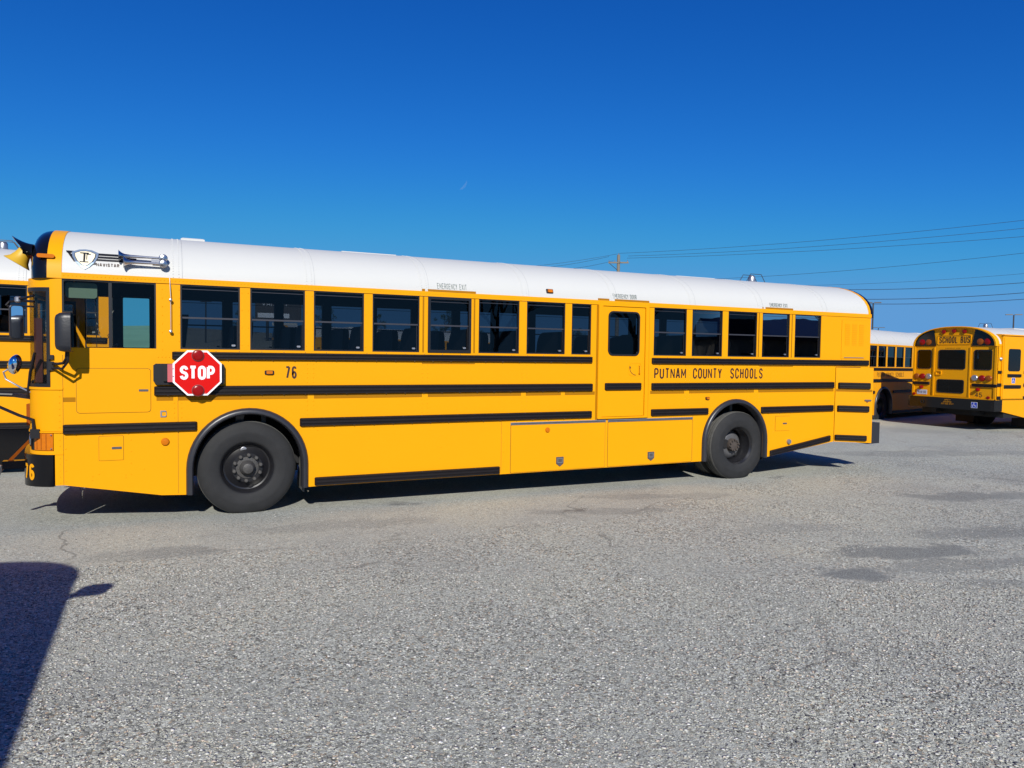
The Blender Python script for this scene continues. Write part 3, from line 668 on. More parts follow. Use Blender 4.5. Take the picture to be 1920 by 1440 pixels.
# wing badge and shield on the roof flank
def RM(a, b, d=0): return roof_map(a, b, d)
x_, z_ = lambda u: .048+(u-75)*(.478-.048)/970, lambda v: 2.79-(v-110)*.00052
wg = MB()
for k, (z0, z1) in enumerate(((2.784, 2.762), (2.752, 2.732), (2.722, 2.702), (2.692, 2.672))):
    xa = (.030, .055, .077, .098)[k]
    wg.prism([(xa, z0), (.15, z0), (.15, z1), (xa+.008, z1)], RM, 0, .004)
    if k < 3: wg.prism([(.26, z0-.012), (.50+.14*(k == 2)+.16*(k == 1), z0-.012), (.50+.14*(k == 2)+.16*(k == 1), z1-.012), (.26, z1-.012)], RM, 0, .004)
wg.prism([(.030, 2.784), (.056, 2.784), (.128, 2.672), (.102, 2.672)], RM, 0, .0045)
wg.prism([(.262, 2.668), (.30, 2.668), (.295, 2.650), (.255, 2.650)], RM, 0, .004)
wg.build('wing_badge', 'trim', bus, smooth=0)
def shield(sc): return [(.200+sc*a*1.12, 2.716+sc*b*1.05) for a, b in ((-.105, .055), (-.05, .082), (0, .088), (.05, .082), (.105, .055), (.10, .01), (.075, -.045), (.04, -.085), (0, -.115), (-.04, -.085), (-.075, -.045), (-.10, .01))]
sb = MB().prism(shield(1.), RM, 0, .010).build('shield_badge', 'shieldrim', bus, smooth=0)
MB().prism(shield(.80), RM, .010, .012).build('shield_edge', 'polem', sb, smooth=0)
MB().prism(shield(.75), RM, .012, .014).build('shield_face', 'shield', sb, smooth=0)
bi = MB()
for a0, a1, b0, b1 in ((-.005, .012, -.045, .05), (-.035, .042, .045, .055), (-.035, .042, -.05, -.04), (.02, .06, .035, .042), (.022, .028, -.02, .035)): bi.prism([(.190+a0, 2.716+b0), (.190+a1, 2.716+b0), (.190+a1, 2.716+b1), (.190+a0, 2.716+b1)], RM, .014, .016)
bi.build('shield_letter', 'trim', sb, smooth=0)
text('NAVISTAR', .300, .505, 2.634, 2.668, roof_map, 'ink', bus, wt=.0065)
# air horns
for dz, x0 in ((.0, .50), (-.062, .545)):
    yc = -.075+.10; zz = 2.752+dz; y0 = roof_map(0, zz, 0)[1]-.07
    MB().lathe([(.064, 0), (.056, .004), (.036, .026), (.023, .055), (.017, .11), (.013, .25), (.011, .40-(x0-.5))], (x0, y0, zz-.012*0), 'x', 20).build('air_horn', 'chrome', bus, smooth=50)
    MB().lathe([(.034, -.018), (.043, -.01), (.043, .012), (.034, .02), (.012, .03), (.001, .031)][::1], (.912, y0-.0, zz), 'y', 24).build('horn_diaphragm', 'chrome', bus, smooth=40)
    MB().lathe([(.038, -.012), (.034, -.03), (.015, -.034), (.013, -.045), (.001, -.046)], (.912, y0, zz), 'y', 24).build('horn_diaphragm', 'chrome', bus, smooth=40)
MB().box(.80, .90, roof_map(0, 2.72, 0)[1]-.06, roof_map(0, 2.72, 0)[1]+.02, 2.70, 2.735).build('horn_bracket', 'steel', bus, smooth=0)
# antenna rod with two ball mounts
MB().tube([L_(.972, 2.555, .01), L_(.979, 2.36, .035), L_(.980, 1.99, .035)], .004, 6).build('antenna', 'steel', bus)
for z in (2.319, 1.990): MB().lathe([(.001, -.035), (.014, -.03), (.018, -.018), (.014, -.006), (.008, 0)], (.979, -.018, z), 'y', 14).build('antenna_mount', 'steel', bus, smooth=50)
# fenders, wheels, mud flap
fender(1.76, L_, bus); fender(8.745, L_, bus); fender(1.76, R_, bus); fender(8.745, R_, bus)
gz = lambda x: -S*x
wheel(1.749, .505+gz(1.749), .055, -1, bus, flat=.004+gz(1.749)); wheel(8.875, .505+gz(8.832), .055, -1, bus, dual=True, flat=.004+gz(8.832))
wheel(1.749, .505+gz(1.749), W-.055, 1, bus, flat=.004+gz(1.749)); wheel(8.832, .505+gz(8.832), W-.055, 1, bus, dual=True, flat=.004+gz(8.832))
MB().rings([[(2.36+.03*math.sin(q*5)*(1-q), y, .62-.44*q) for y in (.10, .50)]+[(2.375+.03*math.sin(q*5)*(1-q), y, .62-.44*q) for y in (.50, .10)] for q in [k/8 for k in range(9)]]).build('mud_flap_or_shade_sheet', 'flap', bus, smooth=30)
MB().rings([[(9.40, y, .62-.42*q) for y in (.10, .62)]+[(9.415, y, .62-.42*q) for y in (.62, .10)] for q in (0, 1)]).build('mud_flap_or_shade_sheet', 'black', bus, smooth=0)
# open engine door at the rear corner
A = math.radians(40); hx = 10.862
def D_(a, z, d): # a along the door from the hinge, d outwards
    return (hx+a*math.cos(A)-d*math.sin(A), -a*math.sin(A)-d*math.cos(A)-.004, z)
dw = .565
ed = MB().prism([(0, .435), (dw, .435), (dw, 1.655), (0, 1.655)], D_, 0, -.035).build('engine_door', 'yellow', bus, 'open engine door swung out at the rear corner', smooth=0)
for z0, z1, a0, a1 in ((1.310, 1.412, .04, dw-.035), (.935, 1.035, .035, dw-.045), (.462, .552, .01, dw-.07)): rail(a0, a1, z0, z1, D_, ed)
MB().prism([(.01, 1.262), (dw-.01, 1.262), (dw-.01, 1.304), (.01, 1.304)], D_, 0, .0015).build('reflective_tape', 'tape', ed, smooth=0)
k = MB().prism(rrect(dw-.12, dw-.02, 1.115, 1.140, .006, 1), D_, 0, .012).build('latch', 'greyplate', ed, smooth=0)
MB().prism([(dw-.095, 1.115), (dw-.05, 1.115), (dw-.08, 1.09)], D_, 0, .01).build('latch_lever', 'redframe', ed, smooth=0)
MB().prism([(.0, 1.648), (.40, 1.648), (.40, 1.664), (.0, 1.664)], L_, .0, .006) 
MB().prism([(10.86, 1.652), (11.46, 1.652), (11.46, 1.664), (10.86, 1.664)], L_, -.03, -.005).build('door_opening_lip', 'gap', bus, smooth=0)
MB().box(10.95, 11.5, .20, .9, .55, 1.5).build('engine_block', 'dark', bus, smooth=0)
MB().prism([(11.45, .45), (L, .45), (L, 1.664), (11.45, 1.664)], L_, -.002, -.045).build('rear_corner_post', 'yellow', bus, smooth=0)
# stop sign arm
hb = MB().prism([(.812, 1.635), (.835, 1.652), (1.488, 1.652), (1.502, 1.635), (1.502, 1.452), (1.488, 1.432), (.845, 1.432), (.812, 1.47)], L_, .0, .055).build('stop_arm_housing', 'trim', bus, smooth=20)
MB().prism([(.905, 1.645), (.955, 1.645), (.955, 1.47), (.905, 1.47)], L_, .055, .085).build('stop_arm_motor', 'dark', hb, smooth=0)
MB().prism([(.945, 1.648), (1.01, 1.648), (1.01, 1.462), (.945, 1.462)], L_, .07, .095).build('stop_arm_bracket', 'pink', hb, smooth=0)
def octo(r, cx=1.232, cz=1.557): 
    return [(cx+r*a, cz+r*b) for a, b in [(math.cos(math.radians(22.5+45*k))/math.cos(math.radians(22.5)), math.sin(math.radians(22.5+45*k))/math.cos(math.radians(22.5))) for k in range(8)]]
SD = .112
sg = MB().prism(octo(.238), L_, SD-.018, SD).build('stop_sign', 'signwhite', bus, 'red octagonal stop sign with two round red lamps', smooth=0)
MB().prism(octo(.219), L_, SD+.0005, SD+.003).build('sign_face', 'red', sg, smooth=0)
text('STOP', 1.062, 1.402, 1.486, 1.634, L_, 'signwhite', sg, SD+.005, wt=.029, space=.3)
for z in (1.557+.185, 1.557-.185):
    MB().lathe([(.062, 0), (.062, -.010), (.056, -.012)], (1.236, -SD-.002, z), 'y', 28).build('lamp_rim', 'redframe', sg, smooth=30)
    MB().lathe([(.055, -.010), (.05, -.014), (.03, -.017), (.001, -.018)], (1.236, -SD-.002, z), 'y', 28).build('lamp', 'redlens', sg, smooth=40)
rivets([(1.0, 1.60), (1.0, 1.52), (1.232, 1.785), (1.15, 1.35), (1.31, 1.35)], lambda a, b, d: L_(a, b, d+SD), sg, m='steel', name='sign_bolts')
# driver-side mirror with arms
def mirror(root, c, w, h, dep, face, name='side_mirror', label=None):   # c centre; face: +1 glass to +x
    x, y, z = c; f = lambda a, b, d: (x+d*face, y+a, z+b)
    rings = []
    for d, sc in ((-dep, .55), (-dep*.93, .74), (-dep*.7, .92), (-dep*.35, 1.), (0, 1.), (.004, .95)): rings.append([f(a*sc, b*(sc*.6+.4), d) for a, b in rrect(-w/2, w/2, -h/2, h/2, min(w, h)*.24, 4)])
    k = MB().rings(rings).build(name, 'mhouse', root, label, smooth=40)
    g = rrect(-w/2+.012, w/2-.012, -h/2+.012, h/2-.012, min(w, h)*.2, 4); MB().add([f(a, b, .0055) for a, b in g], [tuple(range(len(g)))]).build('mirror_glass', 'mirror', k, smooth=0)
    return k
mirror(bus, (.105, -.235, 1.955), .25, .385, .135, 1)
MB().tube([(.06, -.22, 1.80), (.055, -.22, 1.70), (.03, -.20, 1.655), (-.03, -.12, 1.645), (-.09, .02, 1.645)], .014, 8).build('mirror_arm', 'black', bus)
MB().tube([(.075, -.24, 1.78), (.07, -.24, 1.67), (.02, -.20, 1.60), (-.10, .02, 1.60)], .012, 8).build('mirror_arm', 'black', bus)
for z in (1.71, 1.60, 1.645): MB().box(-.12, -.075, -.012, .05, z-.022, z+.022).build('mirror_bracket', 'trim', bus, smooth=0)
# far-side mirror beyond the nose, cross-view mirror and their arms
mk = mirror(bus, (0, 0, 0), .125, .34, .06, 1); mk.location = (-.405, .20, 2.055); mk.rotation_euler = (0, 0, math.radians(-64))
MB().tube([(-.25, .14, 2.32), (-.36, .20, 2.29), (-.43, .26, 2.29)], .012, 8).build('mirror_arm', 'black', bus)
MB().tube([(-.25, .14, 2.26), (-.38, .24, 2.27), (-.48, .30, 2.26), (-.51, .30, 2.22)], .013, 8).build('mirror_arm', 'black', bus)
MB().tube([(-.25, .14, 2.21), (-.36, .24, 2.215), (-.50, .30, 2.215)], .010, 8).build('mirror_arm', 'black', bus)
MB().lathe([(.001, -.03), (.02, -.03), (.03, -.02), (.03, .02), (.02, .03), (.001, .03)], (-.40, .24, 2.28), 'z', 14).build('arm_clamp', 'steel', bus, smooth=30)
cv = [(.001, -.085), (.05, -.075), (.085, -.05), (.10, -.01), (.102, .0)]
o = MB().lathe([(r, h) for r, h in cv], (0, 0, 0), 'y', 28).build('cross_view_mirror', 'mirror', bus, smooth=60)
for v in o.data.vertices: v.co = Vector((v.co.x*.60, v.co.y*.85, v.co.z*1.0))
o.location = (-.445, .33, 1.63); o.rotation_euler = (0, math.radians(14), math.radians(-18))
MB().tube([(-.48, .35, 1.60), (-.55, .36, 1.55), (-.53, .36, 1.48), (-.40, .30, 1.40), (-.30, .22, 1.35)], .009, 8).build('mirror_arm', 'steel', bus)
MB().tube([(-.25, .14, 1.75), (-.30, .20, 1.55), (-.33, .24, 1.30)], .014, 8).build('mirror_brace', 'black', bus)
MB().tube([(-.30, .24, 1.30), (-.50, .60, 1.305), (-.75, .62, 1.32), (-.92, .62, 1.30)], .022, 8).build('mirror_brace', 'black', bus)
MB().tube([(-.80, .60, 1.30), (-.60, .40, 1.20), (-.40, .22, 1.12), (-.27, .12, 1.08), (-.26, .08, .97)], .016, 8).build('mirror_brace', 'black', bus)
MB().box(-.29, -.21, .06, .14, .90, .99).build('brace_bracket', 'trim', bus, smooth=0)
MB().lathe([(.001, 0), (.045, .003), (.045, .03), (.001, .04)], (-.85, .62, 1.34), 'z', 14).build('arm_clamp', 'steel', bus, smooth=30)
MB().box(-.365, -.325, .40, .52, 1.0, 1.22).build('marker_lamp', 'amberd', bus, 'red amber lamp at the front corner', smooth=0)
# hoods over the warning lamps on the front cap
def hood(c, r, l, m, drop, name, flare=1.0):
    x, y, z = c; rings = []
    for q in [k/6 for k in range(7)]:
        R = r*(.72+(flare-.72)*q**1.6); ring = []
        for k in range(15):
            t = math.radians(-20+220*k/14); ring.append((x-l*q*(.42+.58*max(0, math.sin(t))), y+R*math.cos(t), z+R*math.sin(t)*(.95)-drop*q*q))
        rings.append(ring+[(a, y+(b-y)*.94, z+(c2-z)*.94) for a, b, c2 in reversed(ring)])
    return MB().rings(rings).build(name, m, bus, smooth=50)
hood((-.285, .40, 2.765), .135, .18, 'bgloss', -.025, 'lamp_hood', 1.1)
MB().lathe([(.001, -.02), (.09, -.015), (.10, 0)], (-.29, .42, 2.76), 'x', 24).build('warning_lamp', 'redlens', bus, smooth=40)
bl = MB().lathe([(.07, 0), (.075, -.05), (.085, -.12), (.105, -.18), (.145, -.225), (.150, -.232), (.146, -.235), (.135, -.225)], (0, 0, 0), 'z', 28).build('loudspeaker_horn', 'mustard', bus, smooth=60)
bl.scale = (.86,)*3; bl.location = (-.34, .50, 2.835); bl.rotation_euler = (0, math.radians(32), 0)
MB().box(-.36, -.28, .52, .60, 2.80, 2.87).build('horn_bracket', 'trim', bus, smooth=0)
k = MB().prism(rrect(-.045, .105, 0, .038, .017, 3), lambda a, b, d: (a-.165, roof_map(0, 2.72, d)[1], 2.69+b), 0, .045).build('marker_lamp', 'amber', bus, smooth=20)
# crossing gate on the bumper
MB().rings([[(-.37, .55, .80), (-.37, .58, .80), (-.37, .58, .84), (-.37, .55, .84)], [(-.60, .42, .52), (-.60, .45, .52), (-.60, .45, .57), (-.60, .42, .57)]]).build('crossing_gate', 'amberd', bus, smooth=0)
MB().tube([(-.60, .43, .60), (-.64, .42, .45)], .03, 6).build('gate_tip', 'steel', bus)
MB().box(-.58, -.36, .40, .50, .56, .64).build('gate_motor', 'bgloss', bus, smooth=0)
# driver's cab
MB().prism(rrect(.02, .30, 2.31, 2.465, .03, 3), lambda a, b, d: (a, .10+d, b), 0, .01).build('sun_visor', 'visor', bus, smooth=0)
MB().rings([[(x+.10, y, z) for y, z in ((.45, .95), (.95, .95), (.95, 1.5), (.45, 1.5))] for x in (.45, .95)]).build('driver_seat', 'seat', bus, smooth=0)
MB().prism(rrect(.46, .94, 1.2, 2.20, .12, 4), lambda a, b, d: (.95+d+(b-1.2)*.1, a, b), 0, .12).build('driver_seat_back', 'seat', bus, smooth=30)
b = MB(); n = 36
rg = []
for k in range(n):
    t = 2*PI*k/n; c = Vector((.28, .68, 1.70)); e1 = Vector((0, 1, 0)); e2 = Vector((.75, 0, .66))
    q = c+(e1*math.cos(t)+e2*math.sin(t))*.22; rad = (e1*math.cos(t)+e2*math.sin(t)); nn = e1.cross(e2)
    rg.append([q+(rad*math.cos(a)+nn*math.sin(a))*.014 for a in [PI/3*j for j in range(6)]])
rg.append(rg[0]); b.rings(rg, caps=False); b.tube([(.28, .68, 1.70), (.05, .68, 1.35)], .03, 8); b.tube([(.28, .46, 1.70), (.28, .90, 1.70)], .015, 6)
b.build('steering_wheel', 'trim', bus, smooth=50)
MB().box(-.22, .12, .35, W-.8, 1.30, 1.52).build('dashboard', 'inner', bus, smooth=0)
MB().tube([(.27, .2, 2.44), (.28, .2, 2.2), (.285, .21, 1.75)], .004, 5).build('cord', 'trim', bus)
pts = [(.27+.16*q, .25, 2.20-1.2*(q*(1-q))*1.15) for q in [k/40 for k in range(41)]]
MB().tube([(p[0]+.008*math.cos(i*2.2), p[1]+.008*math.sin(i*2.2), p[2]) for i, p in enumerate(pts)], .004, 5).build('coiled_cord', 'trim', bus)
MB().tube([(.33, .3, 1.42), (.80, .3, 1.78)], .02, 6).build('seat_belt', 'trim', bus)
MB().box(-.27, -.20, .25, .33, 1.45, 2.1).build('interior_post', 'redframe', bus, smooth=0)

# ------------------------------------------------------------------ other buses
def plain_bus(label, rot, anchor, target, L=11.66, wn_=None, lift=0., number=None, seats=True, rearextra=True, text_on=True, tail=.95, rails=3, scale=1., drop=0., glass='pane', tailskirt=.435):
    root = empty('school_bus'); tag(root, label, 'school bus', 'school buses')
    a = math.radians(rot); c, s = math.cos(a), math.sin(a)
    root.rotation_euler = (0, 0, a)
    root.location = (target[0]-(anchor[0]*c-anchor[1]*s)*scale, target[1]-(anchor[0]*s+anchor[1]*c)*scale, lift-drop)
    root.scale = (scale,)*3
    w = wn_
    if w is None:
        w = [(-.002, .842)]; x = 1.071
        while x+.58 < L-tail: w.append((x, x+.585)); x += .688
    for fn in (L_, R_):
        side(root, fn, w, L, skirt=(.425, .262, .25, tailskirt))
        for i, (p, q) in enumerate(w):
            if p > .9 or i > 0: window(p, q, fn, root, glass=glass)
            else: window(p, q, fn, root, style='slide')
        for z0, z1 in ((1.695, 1.78), (1.315, 1.417), (.945, 1.04)):
            if z0 > 1: rail(1.0, L-.03, z0, z1, fn, root)
            else: rail(2.45, 8.05, z0, z1, fn, root); rail(9.42, L-.03, z0, z1, fn, root)
        rail(2.45, 8.05, .26, .355, fn, root)
        fender(1.76, fn, root); fender(8.745, fn, root)
    text('PUTNAM', 7.217, 7.784, 1.478, 1.632, L_, 'ink', root); text('COUNTY', 7.912, 8.455, 1.478, 1.632, L_, 'ink', root); text('SCHOOLS', 8.621, 9.268, 1.478, 1.632, L_, 'ink', root)
    text('PUTNAM', 9.268, 8.700, 1.478, 1.632, R_, 'ink', root); text('COUNTY', 8.570, 8.030, 1.478, 1.632, R_, 'ink', root); text('SCHOOLS', 7.865, 7.217, 1.478, 1.632, R_, 'ink', root)
    rivets(horizontal_rivets(.02, L-.05, 2.522, .045), lambda p, q, d: L_(p, q, d+.01), root)
    shell(root, L, seams=(1.09, 2.464, 3.83, 5.2, 6.56, 7.93, 9.24, 10.62), hatches=((3.0, 3.78, .75, 1.5, .035), (8.35, 9.20, .75, 1.5, .035)), strobe=(L-1.5, 1.22), trim='yellow')
    interior(root, L-.1, [1.62+.69*k for k in range(13)] if seats else [])
    underbody(root, L, lift)
    nose(root)
    for cx in (1.749, 8.78):
        wheel(cx, .505-lift, .055, -1, root, dual=cx > 5, flat=.004-lift); wheel(cx, .505-lift, W-.055, 1, root, dual=cx > 5, flat=.004-lift)
    return root
def Bk(L): return lambda a, z, d: (L+d, a, z)      # rear face, a = y
def rear_face(root, L, number, side_tag=True):
    F = Bk(L+.001); n = 5
    # walls around the windows: plates with rounded openings
    def plate(a0, a1, z0, z1, hole, name, d0=-.04, d1=0., r=.06, m='yellow'):
        return MB().ringplate(rrect(a0, a1, z0, z1, .006, n), rrect(*hole, r, n), F, d0, d1).build(name, m, root, smooth=0)
    plate(.0, .655, .93, 2.492, (.14, .57, 1.79, 2.385), 'rear_panel'); plate(1.715, W, .93, 2.492, (1.81, 2.30, 1.79, 2.385), 'rear_panel')
    MB().prism([(.655, .93), (1.715, .93), (1.715, .97), (.655, .97)], F, -.04, 0).build('door_sill', 'yellow', root, smooth=0)
    MB().prism([(.655, 2.46), (1.715, 2.46), (1.715, 2.492), (.655, 2.492)], F, -.04, .004).build('door_header', 'yellow', root, smooth=0)
    MB().ringplate(rrect(.655, 1.715, 1.60, 2.46, .006, n), rrect(.79, 1.58, 1.79, 2.385, .06, n), F, -.03, .012).build('rear_door', 'yellow', root, smooth=0)
    MB().ringplate(rrect(.655, 1.715, .97, 1.5995, .006, n), rrect(.77, 1.56, 1.07, 1.48, .06, n), F, -.03, .012).build('rear_door', 'yellow', root, smooth=0)
    for a in (.66, 1.71): MB().prism([(a-.02, .96), (a+.02, .96), (a+.02, 2.46), (a-.02, 2.46)], F, .012, .03).build('door_frame', 'yellow', root, smooth=0)
    for a in (.035, W-.035): MB().prism([(a-.03, .94), (a+.03, .94), (a+.03, 2.49), (a-.03, 2.49)], F, 0, .022).build('corner_trim', 'yellow', root, smooth=0)
    MB().prism([(.05, .925), (W-.05, .925), (W-.05, .96), (.05, .96)], F, 0, .03).build('sill_trim', 'yellow', root, smooth=0)
    for h in ((.14, .57, 1.79, 2.385), (.79, 1.58, 1.79, 2.385), (1.81, 2.30, 1.79, 2.385), (.77, 1.56, 1.07, 1.48)): rwindow(*h, F, root, .06, name='rear_window', d=.004 if h[0] not in (.79, .77) else .014)
    FF = lambda a, z, d: (L+.03+d, a, z)
    # roof face: black side areas and yellow middle with the lettering
    P = [p for p in prof(.045, 40) if p[1] > 2.505]
    lft = [(.05, 2.5)]+[p for p in P if p[0] < .60]+[(.62, roof_z(.6)-.05), (.70, 2.5)]
    MB().prism(lft, F, .005, .022).build('lamp_panel', 'bgloss', root, smooth=0)
    rgt = [(W-a, z) for a, z in lft]; MB().prism(rgt, F, .005, .022).build('lamp_panel', 'bgloss', root, smooth=0)
    MB().ringplate(rrect(.73, 1.71, 2.54, 2.83, .04, 3), rrect(.745, 1.695, 2.555, 2.815, .03, 3), F, .0, .012).build('name_panel_frame', 'yellow', root, smooth=0)
    text('SCHOOL BUS', .79, 1.67, 2.585, 2.785, F, 'ink', root, .004, bold=.02)
    for a in (.92, 1.22, 1.52): MB().lathe([(.065, .0), (.06, .012), (.03, .02), (.001, .022)], (L+.03, a, 2.945 if a == 1.22 else 2.93), 'x', 20).build('marker_lamp', 'redlens', root, smooth=40)
    for a, m in ((.27, 'redlens'), (.47, 'amberd'), (W-.27, 'redlens'), (W-.47, 'amberd')):
        MB().lathe([(.09, 0), (.09, .012), (.07, .02), (.001, .024)], (L+.024, a, 2.62), 'x', 24).build('warning_lamp', m, root, smooth=40)
    for a, m in ((.13, 'amberd'), (.31, 'redlens'), (.50, 'steel'), (W-.13-.08, 'amberd'), (W-.31-.08, 'redlens'), (W-.50-.09, 'steel')):
        MB().lathe([(.088, 0), (.088, .03), (.075, .045), (.001, .055)], (L, a, 1.55), 'x', 24).build('tail_lamp', m, root, smooth=40)
    for a in (.30, 1.96): MB().lathe([(.048, 0), (.048, .07), (.03, .08), (.001, .082)], (L, a, 1.21), 'x', 20).build('tail_lamp', 'redlens', root, smooth=40)
    for a in (.07, W-.20): MB().lathe([(.045, 0), (.045, .03), (.001, .035)], (L+.004, a, .985), 'x', 20).build('round_reflector', 'redlens', root, smooth=40)
    rail(.0, .54, 1.29, 1.385, F, root); rail(1.78, W+.02, 1.29, 1.385, F, root)
    pl = MB().prism(rrect(.16, .47, .985, 1.13, .01, 2), F, .004, .010).build('licence_plate', 'plate', root, smooth=0)
    text('4118-GG', .19, .44, 1.02, 1.095, F, 'ink', pl, .012, bold=.02)
    text(number, 1.88, 2.07, .985, 1.125, F, 'ink', root, .004)
    text('EMERGENCY DOOR', .98, 1.42, 2.41, 2.44, F, 'ink', root, .016)
    MB().ringplate(rrect(.72, .90, 1.60, 1.74, .03, 3), rrect(.745, .875, 1.625, 1.715, .02, 3), F, .012, .035).build('door_handle', 'yellow', root, smooth=0)
    bb = MB().rings([[(x, y, z) for y, z in ((0-o, .60), (0-o, .925), (W+o, .925), (W+o, .60))] for x, o in ((L-.25, .03), (L+.12, .03), (L+.17, -.04))]).build('rear_bumper', 'bgloss', root, smooth=15)
    G = lambda a, z, d: (L+.172+d, a, z)
    for s_, z in (('SAFETY', .86), ('CONCERNS', .80), ('931-526-4777', .74)): text(s_, 1.14-.03*len(s_)*.5+.06, 1.14+.03*len(s_)*.5+.06, z-.02, z+.022, G, 'yellow', bb, .003, bold=.02)
    wheelchair(G, 1.88, .67, .17, bb, 1)
    MB().lathe([(.05, 0), (.05, .03), (.035, .03), (.03, 0)], (L+.17, .45, .76), 'x', 20).build('tow_hole', 'trim', bb, smooth=30)
def wheelchair(G, a, z, w, par, sg_):
    f = lambda p, q, d: G(a+sg_*p*w, z+q*w, d)
    k = MB().prism([(0, 0), (1, 0), (1, 1), (0, 1)], f, .002, .004).build('wheelchair_sign', 'signwhite', par, smooth=0)
    MB().prism([(.05, .05), (.95, .05), (.95, .95), (.05, .95)], f, .004, .005).build('sign_face', 'bluesign', par, smooth=0)
    b = MB(); c = [(.46+.27*math.cos(t), .36+.27*math.sin(t)) for t in [math.radians(120+20*j) for j in range(13)]]
    for p, q in zip(c[:-1], c[1:]): b.prism([(p[0]-.03, p[1]), (p[0]+.03, p[1]), (q[0]+.03, q[1]), (q[0]-.03, q[1])], f, .005, .006)
    b.prism([(.40, .76), (.50, .76), (.50, .86), (.40, .86)], f, .005, .006); b.prism([(.41, .40), (.49, .40), (.49, .74), (.41, .74)], f, .005, .006)
    b.prism([(.45, .42), (.70, .42), (.70, .49), (.45, .49)], f, .005, .006); b.prism([(.64, .2), (.72, .2), (.72, .45), (.64, .45)], f, .005, .006)
    b.build('sign_symbol', 'signwhite', par, smooth=0)
# bus standing behind the nose, at the left edge of the picture
wa = [(-.002, .842)]; x = 11.66-1.025-.688*12
x = 11.66-1.025+.045-.688*13
while x < 10.5: wa.append((x+.045, x+.645)); x += .688
wa = [q for q in wa if q[1] < 10.75 or q[0] < 0]
wa = [q for q in wa if q[0] < .0 or q[0] > 1.0]
last = wa[-1][0]+.688
wa.append((last, 11.52))
busA = plain_bus('yellow school bus parked behind the nose of number 76, at the left edge', 0, (11.66, 0), (.18, 3.85), wn_=wa, lift=.19)
MB().box(11.615, 11.66, .03, W-.03, .60, 2.49).build('rear_wall', 'yellow', busA, smooth=0)
MB().prism([(9.45, -.06), (11.64, -.06), (11.64, .45), (9.45, .45)], L_, -.02, .02).build('lower_skirt', 'bgloss', busA, smooth=0)
rail(9.43, 11.645, .45, .545, lambda a, b, d: L_(a, b, d+.004), busA)
# bus 45, seen from behind, with a wheelchair-lift door
bus45 = plain_bus('yellow school bus number 45 seen from its rear, with a blue wheelchair sign on the bumper', 180, (11.66, W), (21.48, 3.92), seats=True, tail=2.2, scale=.95, tailskirt=.64)
bus45.scale = (.95, 1.015, .95); rear_face(bus45, 11.66, '45')
L45 = 11.66
MB().box(L45-1.6, L45-.45, .04, W-.04, .40, .66).build('rear_underbody', 'dark', bus45, smooth=0)
MB().rings([[(x, y, z) for y, z in ((W+.035, .95), (W+.035, 2.80), (W-.02, 2.84), (W-.60, 2.86), (W-.60, .95))] for x in (L45-1.22, L45-.16)]).build('lift_door_surround', 'yellow', bus45, smooth=0)
ld = MB().prism(rrect(L45-1.17, L45-.21, .97, 2.74, .01, 2), lambda a, b, d: R_(a, b, d+.035), 0, .012).build('lift_door', 'yellow', bus45, smooth=0)
MB().prism(rrect(L45-1.00, L45-.42, 1.77, 2.42, .07, 4), lambda a, b, d: R_(a, b, d+.047), 0, .008).build('lift_door_window', 'bgloss', ld, smooth=0)
MB().prism([(L45-1.24, 2.80), (L45-.14, 2.80), (L45-.14, 2.825), (L45-1.24, 2.825)], lambda a, b, d: R_(a, b, d+.0), .03, .07).build('drip_lip', 'yellow', bus45, smooth=0)
RO = lambda a, b, d: R_(a, b, d+.047)
rail(L45-1.05, L45-.40, 1.60, 1.69, RO, ld); rail(L45-1.05, L45-.25, 1.27, 1.37, RO, ld)
wheelchair(RO, L45-.62, 1.42, .16, ld, -1)
MB().lathe([(.05, 0), (.05, .03), (.02, .06), (.001, .065)], (L45-.12, W, 2.12), 'y', 16).build('round_lamp', 'steel', bus45, smooth=40)
MB().lathe([(.035, 0), (.035, .02), (.001, .025)], (L45-.12, W, .80), 'y', 16).build('round_reflector', 'redlens', bus45, smooth=40)
for y0 in (.12, W-.67): MB().box(L45-2.05, L45-2.03, y0, y0+.55, .08, .75).build('mud_flap_or_shade_sheet', 'black', bus45, smooth=0)  # black sheets added to cover the wheels as deep shade would
# bus beyond, angled, between 76 and 45
busB = plain_bus('yellow school bus parked at an angle between numbers 76 and 45, half in shadow', 180+14.5, (8.78, W), (22.15, 7.75), L=11.66, drop=.09, glass='darkpane')
MB().box(11.615, 11.66, .03, W-.03, .60, 2.49).build('rear_wall', 'yellow', busB, smooth=0)
# bus behind the photographer on the left, whose shadow falls into the picture
busF = plain_bus('yellow school bus left of the camera throwing the shadow at bottom left', -90, (-.33, W), (-1.075, -5.52), seats=False)
MB().box(11.615, 11.66, .03, W-.03, .60, 2.49).build('rear_wall', 'yellow', busF, smooth=0)
mirror(busF, (-.47, W+.40, 2.10), .22, .15, .09, 1)
MB().tube([(-.15, W, 2.12), (-.3, W+.14, 2.1), (-.44, W+.32, 2.1)], .035, 8).build('mirror_arm', 'black', busF)
# a bus far behind, seen through the windows
def copy_tree(o, parent=None):
    c = o.copy(); COL.objects.link(c); c.parent = parent
    for ch in list(o.children): copy_tree(ch, c)
    return c
bC = copy_tree(busA); bC.location = (6.2, 26, 0); bC.rotation_euler = (0, 0, .12); bC['label'] = 'far yellow school bus visible only through the windows of number 76'

bus45['label'] = 'yellow school bus number 45 seen from behind, blue wheelchair sign on its bumper'
